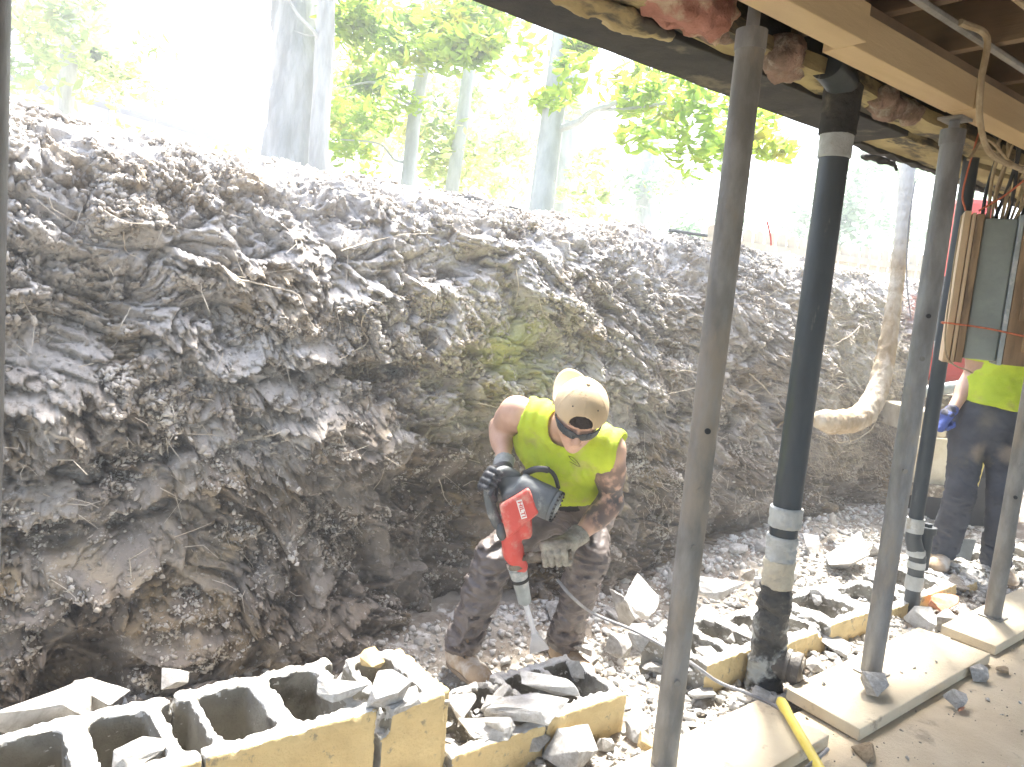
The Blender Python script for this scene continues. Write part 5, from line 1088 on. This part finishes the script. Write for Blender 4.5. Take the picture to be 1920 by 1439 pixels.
md_ = nrm(mc1-mc0); mb = MB(); mb.tube([mc1-md_*.002, mc1+md_*.010, mc1+md_*.014], [.060, .060, .050], 30); vc = mb.build('vent_cover', M['tool_grey'], bt, True)
f3 = frame(md_)
for i_ in range(20):
    a_ = i_*2*math.pi/20; q_ = mc1+md_*.010+(f3[0]*math.cos(a_)+f3[1]*math.sin(a_))*.056; mb = MB(); mb.box(q_, (.007, .005, .016), np.stack([f3[0]*math.cos(a_)+f3[1]*math.sin(a_), -f3[0]*math.sin(a_)+f3[1]*math.cos(a_), md_])); mb.build('vent_slot', M['dark'], vc)
mb = MB(); mb.tube([mc1+md_*.013, mc1+md_*.019], [.026, .022], 20); mb.build('hub_cap', M['tool_steel'], vc, True)
# red shell: four sided in the photo, wrapped round the front
rc = [D(936, 950, HD-.065), D(991, 916, HD-.075), D(1012, 962, HD-.06), D(951, 1012, HD-.04)]
inw = FWD*.075; mb = MB(); rr_ = [q_+inw+((q_-sum(rc)/4)*.06) for q_ in rc]; mb.add(rc+rr_, [[0, 1, 2, 3], [7, 6, 5, 4], [0, 4, 5, 1], [1, 5, 6, 2], [2, 6, 7, 3], [3, 7, 4, 0]])
sh = mb.build('red_shell', M['tool_red'], bt, True, .010)
sh.data.update()
ng = lambda a_, b_: D(a_, b_, HD+.02)
nose = union([cone(ng(955, 985), D(962, 1040, HD+.05), .040, .034), cone(D(962, 1030, HD+.05), D(975, 1062, HD+.08), .036, .030), rbox(D(985, 985, HD+.04), (.05, .08, .09), HB_, .02)], .02)
implicit('gear_housing', lambda p: nose(p)+.001*fbm(p*30, 2, 1), D(965, 1010, HD)-.2, D(965, 1010, HD)+.2, .005, M['tool_red'], bt)
q_ = D(940, 1000, HD-.03); implicit('side_grille', ell(q_+FWD*.03, (.020, .03, .036), HB_), q_-.1, q_+.1, .005, M['tool_grey'], bt)
# white plate with the maker's letters
pn_ = nrm(np.cross(rc[1]-rc[0], rc[3]-rc[0])); pn_ = -pn_ if pn_@FWD > 0 else pn_
def on_shell(px, py, off):
    r_ = ray(px, py); t_ = ((rc[0]-CAM)@pn_)/(r_@pn_); return CAM+r_*t_+pn_*off
l0, l1 = on_shell(973, 938, .003), on_shell(983, 972, .003); ld_ = nrm(l1-l0); lw_ = np.cross(pn_, ld_); Ll = float(np.linalg.norm(l1-l0))
mb = MB(); mb.box((l0+l1)/2-pn_*.001, (Ll, .021, .003), np.stack([ld_, lw_, pn_])); pl_ = mb.build('name_plate', M['white_plate'], bt)
tcv = bpy.data.curves.new('maker_letters', 'FONT'); tcv.body = 'HILTI'; tcv.size = .021; tcv.align_x = 'CENTER'; tcv.align_y = 'CENTER'; tcv.extrude = .0004; tcv.offset = .0004
to = bpy.data.objects.new('tmp_letters', tcv); COL.objects.link(to); bpy.context.view_layer.update(); tme = bpy.data.meshes.new_from_object(to.evaluated_get(bpy.context.evaluated_depsgraph_get())); bpy.data.objects.remove(to)
tv = np.array([v.co[:] for v in tme.vertices]); 
if len(tv):
    tv[:, 0] *= Ll*.84/max(np.ptp(tv[:, 0]), 1e-4); up_ = np.cross(pn_, ld_); W3 = (l0+l1)/2+pn_*.0012+tv[:, :1]*ld_+tv[:, 1:2]*up_+tv[:, 2:]*pn_; tme.vertices.foreach_set('co', W3.astype(np.float32).ravel()); tme.update(); link('maker_letters', tme, M['tool_red'], pl_, False)
# rear D handle held by the right glove
hp = catmull([D(968, 893, HD+.04), D(945, 884, HD+.01), D(926, 896, HD-.01), D(917, 920, HD-.01), D(922, 955, HD), D(934, 985, HD+.01)], 6)
fs_ = [cone(hp[i_], hp[i_+1], .019, .019) for i_ in range(len(hp)-1)]; implicit('rear_handle', union(fs_, .006), np.min(hp, 0)-.05, np.max(hp, 0)+.05, .005, M['tool_grey'], bt)
# loop of cable sleeve over the motor
mb = MB(); mb.tube(catmull([D(985, 888, HD+.03), D(1005, 880, HD), D(1028, 882, HD-.02), D(1040, 893, HD-.02), D(1047, 915, HD+.02)], 6), [.0125]*13+[.008]*12, 12); mb.build('cable_sleeve', M['black_cable'], bt, True)
# chuck, side handle, chisel
ch0, ch1, ch2 = D(968, 1058, HD+.08), D(975, 1085, HD+.10), D(984, 1128, HD+.14)
mb = MB(); mb.tube([ch0, lerp(ch0, ch1, .25), lerp(ch0, ch1, .3), ch1, ch1+nrm(ch2-ch1)*.004, ch2, ch2+nrm(ch2-ch1)*.012], [.030, .030, .035, .033, .031, .026, .014], 24); mb.build('chuck', M['tool_steel'], bt, True)
mb = MB(); mb.tube([lerp(ch0, ch1, .92), lerp(ch0, ch1, 1.12)], .0352, 24); mb.build('chuck_ring', M['dark'], bt, True)
sh0, sh1 = D(962, 1048, HD+.05), D(1072, 1040, HD+.03)
mb = MB(); mb.tube([sh0, lerp(sh0, sh1, .22), lerp(sh0, sh1, .24), lerp(sh0, sh1, .5), sh1], [.012, .012, .021, .019, .020], 18); mb.build('side_handle', M['dusty_brown'], bt, True)
mb = MB(); mb.tube([ch0-nrm(ch1-ch0)*.016, ch0+nrm(ch1-ch0)*.006], .0385, 24); mb.build('handle_clamp', M['dusty_brown'], bt, True)
tp_ = D(1012, 1222, 3.14); c0_ = ch2; cs_ = lerp(c0_, tp_, .62)
mb = MB(); mb.tube([c0_, cs_], [.0115, .0105], 12); 
cx_ = nrm(np.cross(FWD, tp_-c0_)); cz_ = nrm(np.cross(tp_-c0_, cx_)); w_ = [.011, .017, .036, .042]; ts_ = [.60, .70, .90, 1.0]; vv = []
for a_, b_ in zip(w_, ts_):
    q_ = lerp(c0_, tp_, b_); th_ = .009 if b_ < .75 else (.005 if b_ < .95 else .0015); vv += [q_-cx_*a_-cz_*th_, q_+cx_*a_-cz_*th_, q_+cx_*a_+cz_*th_, q_-cx_*a_+cz_*th_]
mb.add(vv, [[i_*4+j, i_*4+(j+1) % 4, i_*4+4+(j+1) % 4, i_*4+4+j] for i_ in range(3) for j in range(4)]+[[3, 2, 1, 0], [12, 13, 14, 15]]); mb.build('chisel', M['chisel'], bt, True)
# gloves
hand('glove', wR+nrm(wR-eR)*.02, D(926, 903, HD-.01), D(917, 925, HD-.01)-D(940, 884, HD+.01), nrm(-RGT*.2+FWD*-.75-UPV*.35), .021, 'glove_black', w1, 1.0, 'cuff', .05, eR)
hand('glove', wL+nrm(wL-eL)*.02, D(1040, 1042, HD+.035), sh1-sh0, nrm(-FWD*.1+UPV*-.8+RGT*-.25), .021, 'glove_dust', w1, 1.05, 'glove_dust', .06, eL)
# ------------------------------------------------------------------ WORKER 2 (upper body behind the hanging panel)
W2 = 4.62; gz = .0
p_pel = D(1846, 800, W2); h1_, h2_ = D(1815, 812, W2+.02), D(1880, 812, W2-.02)
k1, a1 = D(1800, 930, W2-.04), D(1768, 1030, W2+.05); k2, a2 = D(1880, 930, W2-.06), D(1868, 1050, W2-.0)
s1, s2 = D(1838, 628, W2-.02), D(1962, 640, W2-.1); e1_, ww1 = D(1822, 708, W2+.05), D(1786, 768, W2-.05); e2_, ww2 = D(1975, 745, W2+.05), D(1955, 830, W2-.1)
w2 = empty('person', (p_pel[0], p_pel[1], a1[2]-.09), 'worker in dusty dark jeans and blue glove standing behind the hanging panel', 'person')
n2 = lerp(s1, s2, .5)+V(0, 0, .03); sx2 = nrm(s2-s1); tu2 = nrm(n2-p_pel); T2 = np.stack([sx2, nrm(np.cross(tu2, sx2)), tu2]); hc2 = n2+V(0, 0, .17)-_f0*.03
bg2, fi2, er2 = head_prims(hc2, V(0, 0, 1)-_f0*.3, -_f0*.9+_r*.2)
g2a = union([ell(lerp(n2, p_pel, .3), (.17, .11, .19), T2), ell(lerp(n2, p_pel, .65), (.15, .11, .2), T2), ell(p_pel, (.15, .11, .12), T2), cone(s1, s2, .055)]+arm_prims(s1, e1_, ww1, 1.12)+arm_prims(s2, e2_, ww2, 1.08)+[cone(h1_, k1, .08, .055), cone(k1, a1, .05, .035), cone(h2_, k2, .08, .055), cone(k2, a2, .05, .035), cone(n2, hc2-V(0, 0, .05), .06, .055)]+bg2, .03)
def fb2(p):
    d = g2a(p)
    for q_ in fi2+er2: d = smin(d, q_(p), .006)
    return d
al2 = np.array([s1, s2, p_pel, k1, a1, k2, a2, e1_, ww1, e2_, ww2, hc2]); implicit('body', fb2, al2.min(0)-.17, al2.max(0)+.17, .009, M['skin2'], w2)
sg2 = union([ell(lerp(n2, p_pel, .3), (.195, .135, .2), T2), ell(lerp(n2, p_pel, .62), (.175, .135, .22), T2), ell(lerp(n2, p_pel, .85), (.175, .14, .16), T2), cone(s1, s2, .075), cone(s1, lerp(s1, e1_, .45), .075, .080), cone(s2, lerp(s2, e2_, .45), .075, .08)], .04)
hem2 = plane(D(1846, 760, W2), -tu2); aL2 = [plane(lerp(s1, e1_, .55), e1_-s1), plane(lerp(s2, e2_, .55), e2_-s2)]; nk2 = cone(n2-tu2*.02, hc2, .07)
def fs2(p):
    d = sg2(p)+.013*(np.abs(pn(p*np.array([7, 7, 20]), 3))-.25)+.006*fbm(p*14, 2, 5); d = np.maximum(d, hem2(p)+.008*pn(p*9, 3)); d = np.maximum(d, -nk2(p))
    for c_, a_ in zip(aL2, ((s1, e1_), (s2, e2_))): d = np.where(((p-lerp(a_[0], a_[1], .6))**2).sum(1) < .012, np.maximum(d, c_(p)), d)
    return d
implicit('shirt', fs2, al2.min(0)-.2, al2.max(0)+.2, .009, M['hivis'], w2, None, 1.9)
trousers([(h1_, k1, a1), (h2_, k2, a2)], p_pel, p_pel+tu2*.12, sx2, 'denim', w2, plane(D(1846, 752, W2), tu2), 1.08, .011, 9, 1.12, .0095)
for hp_ in ((1838, 850), (1893, 852), (1850, 790)):
    add_spot(M['denim'], D(*hp_, W2-.11), .055 if hp_[1] > 800 else .06, (.30, .24, .175) if hp_[1] > 800 else (.15, .14, .12), .9, 16, .9)
boot(a1+V(0, 0, -.0), -_f0*.5-_r*.45+V(0, -.1, 0), 'boot', w2, 1.08); boot(a2, -_f0*.9-_r*.1, 'boot', w2, 1.08)
fhat = lambda p: np.maximum(ell(hc2+V(0, 0, .035), (.095, .11, .105))(p), -(p[:, 2]-hc2[2]-.03)); implicit('hat', fhat, hc2-.2, hc2+.2, .009, M['cap'], w2)
gG = D(1776, 800, W2-.10)
hand('glove', ww1, ww1+V(0, 0, -.085)-_r*.03, _f0, _r, .018, 'glove_blue', w2, 1.15)
hand('glove', ww2, ww2+V(0, 0, -.09), V(.3, .8, 0), -_r*.6-V(0, 0, .3), .018, 'glove_blue', w2, 1.1)
# digging bar he holds, and the yellow shovel behind his legs
s0_, s1_ = D(1838, 880, W2+.25), D(1800, 1012, W2+.15); sd2 = nrm(s1_-s0_); so = empty('shovel', s1_, 'yellow handled shovel leaning behind the second worker\'s legs', 'shovel')
mb = MB(); mb.tube([s0_-sd2*.45, lerp(s0_, s1_, .62)], .016, 12); mb.build('handle', M['fibreglass'], so, True)
mb = MB(); mb.tube([lerp(s0_, s1_, .60), lerp(s0_, s1_, 1.0)], .019, 12); mb.build('socket', M['tool_steel'], so, True)
q_ = s1_+sd2*.12; mb = MB(); mb.box(q_, (.20, .006, .26), np.stack([_r, nrm(np.cross(sd2, _r)), sd2])); mb.build('blade', M['tool_steel'], so, False, .002)
# ================================================================== CAMERA, LIGHT
cd = bpy.data.cameras.new('camera'); cam = bpy.data.objects.new('camera', cd); COL.objects.link(cam)
from mathutils import Matrix
mw = Matrix(((RGT[0], UPV[0], -FWD[0], CAM[0]), (RGT[1], UPV[1], -FWD[1], CAM[1]), (RGT[2], UPV[2], -FWD[2], CAM[2]), (0, 0, 0, 1)))
cam.matrix_world = mw; cd.sensor_fit = 'HORIZONTAL'; cd.sensor_width = 36; cd.lens = 36*F/1920; cd.clip_start = .02; cd.clip_end = 500
scene.camera = cam
SUN_EL, SUN_AZ = math.radians(62), math.radians(34)     # azimuth from +X towards +Y
sd = nrm([math.cos(SUN_EL)*math.cos(SUN_AZ), math.cos(SUN_EL)*math.sin(SUN_AZ), math.sin(SUN_EL)])
ld = bpy.data.lights.new('sun', 'SUN'); ld.energy = 4.2; ld.angle = math.radians(9); ld.color = (1, .96, .89)
lo_ = bpy.data.objects.new('sun', ld); COL.objects.link(lo_); lo_.rotation_euler = Vector(sd).to_track_quat('Z', 'Y').to_euler()
w = bpy.data.worlds.new('World'); scene.world = w; w.use_nodes = True; nt = w.node_tree
sk = nt.nodes.new('ShaderNodeTexSky'); sk.sky_type = 'NISHITA'; sk.sun_disc = False; sk.sun_elevation = SUN_EL; sk.sun_rotation = math.pi/2-SUN_AZ; sk.air_density = 1.0; sk.dust_density = 3.5; sk.ozone_density = .6
bg = nt.nodes['Background']; nt.links.new(sk.outputs[0], bg.inputs[0]); bg.inputs[1].default_value = .15
scene.view_settings.view_transform = 'Standard'; scene.view_settings.look = 'None'; scene.view_settings.exposure = 2.7; scene.view_settings.gamma = 1
scene.cycles.max_bounces = 7; scene.cycles.diffuse_bounces = 5; scene.cycles.use_denoising = True

HZ = True  # scattering volume added to imitate bright glare and lift the darks
if HZ:
    mb = MB(); mb.box(((-66+76)/2, 38, 6), (145, 100, 17)); hz = mb.build('haze', None); hz['kind'] = 'stuff'
    hz.data.materials.clear(); hm = bpy.data.materials.new('haze'); hm.use_nodes = True; nt = hm.node_tree; nt.nodes.remove(nt.nodes['Principled BSDF'])
    pv = nt.nodes.new('ShaderNodeVolumePrincipled'); pv.inputs['Color'].default_value = (.93, .96, 1, 1); pv.inputs['Density'].default_value = .017; pv.inputs['Anisotropy'].default_value = .35
    nt.links.new(pv.outputs[0], nt.nodes['Material Output'].inputs['Volume']); hz.data.materials.append(hm); hz['label'] = 'pale haze added to imitate glare over the background'; hz['category'] = 'haze'
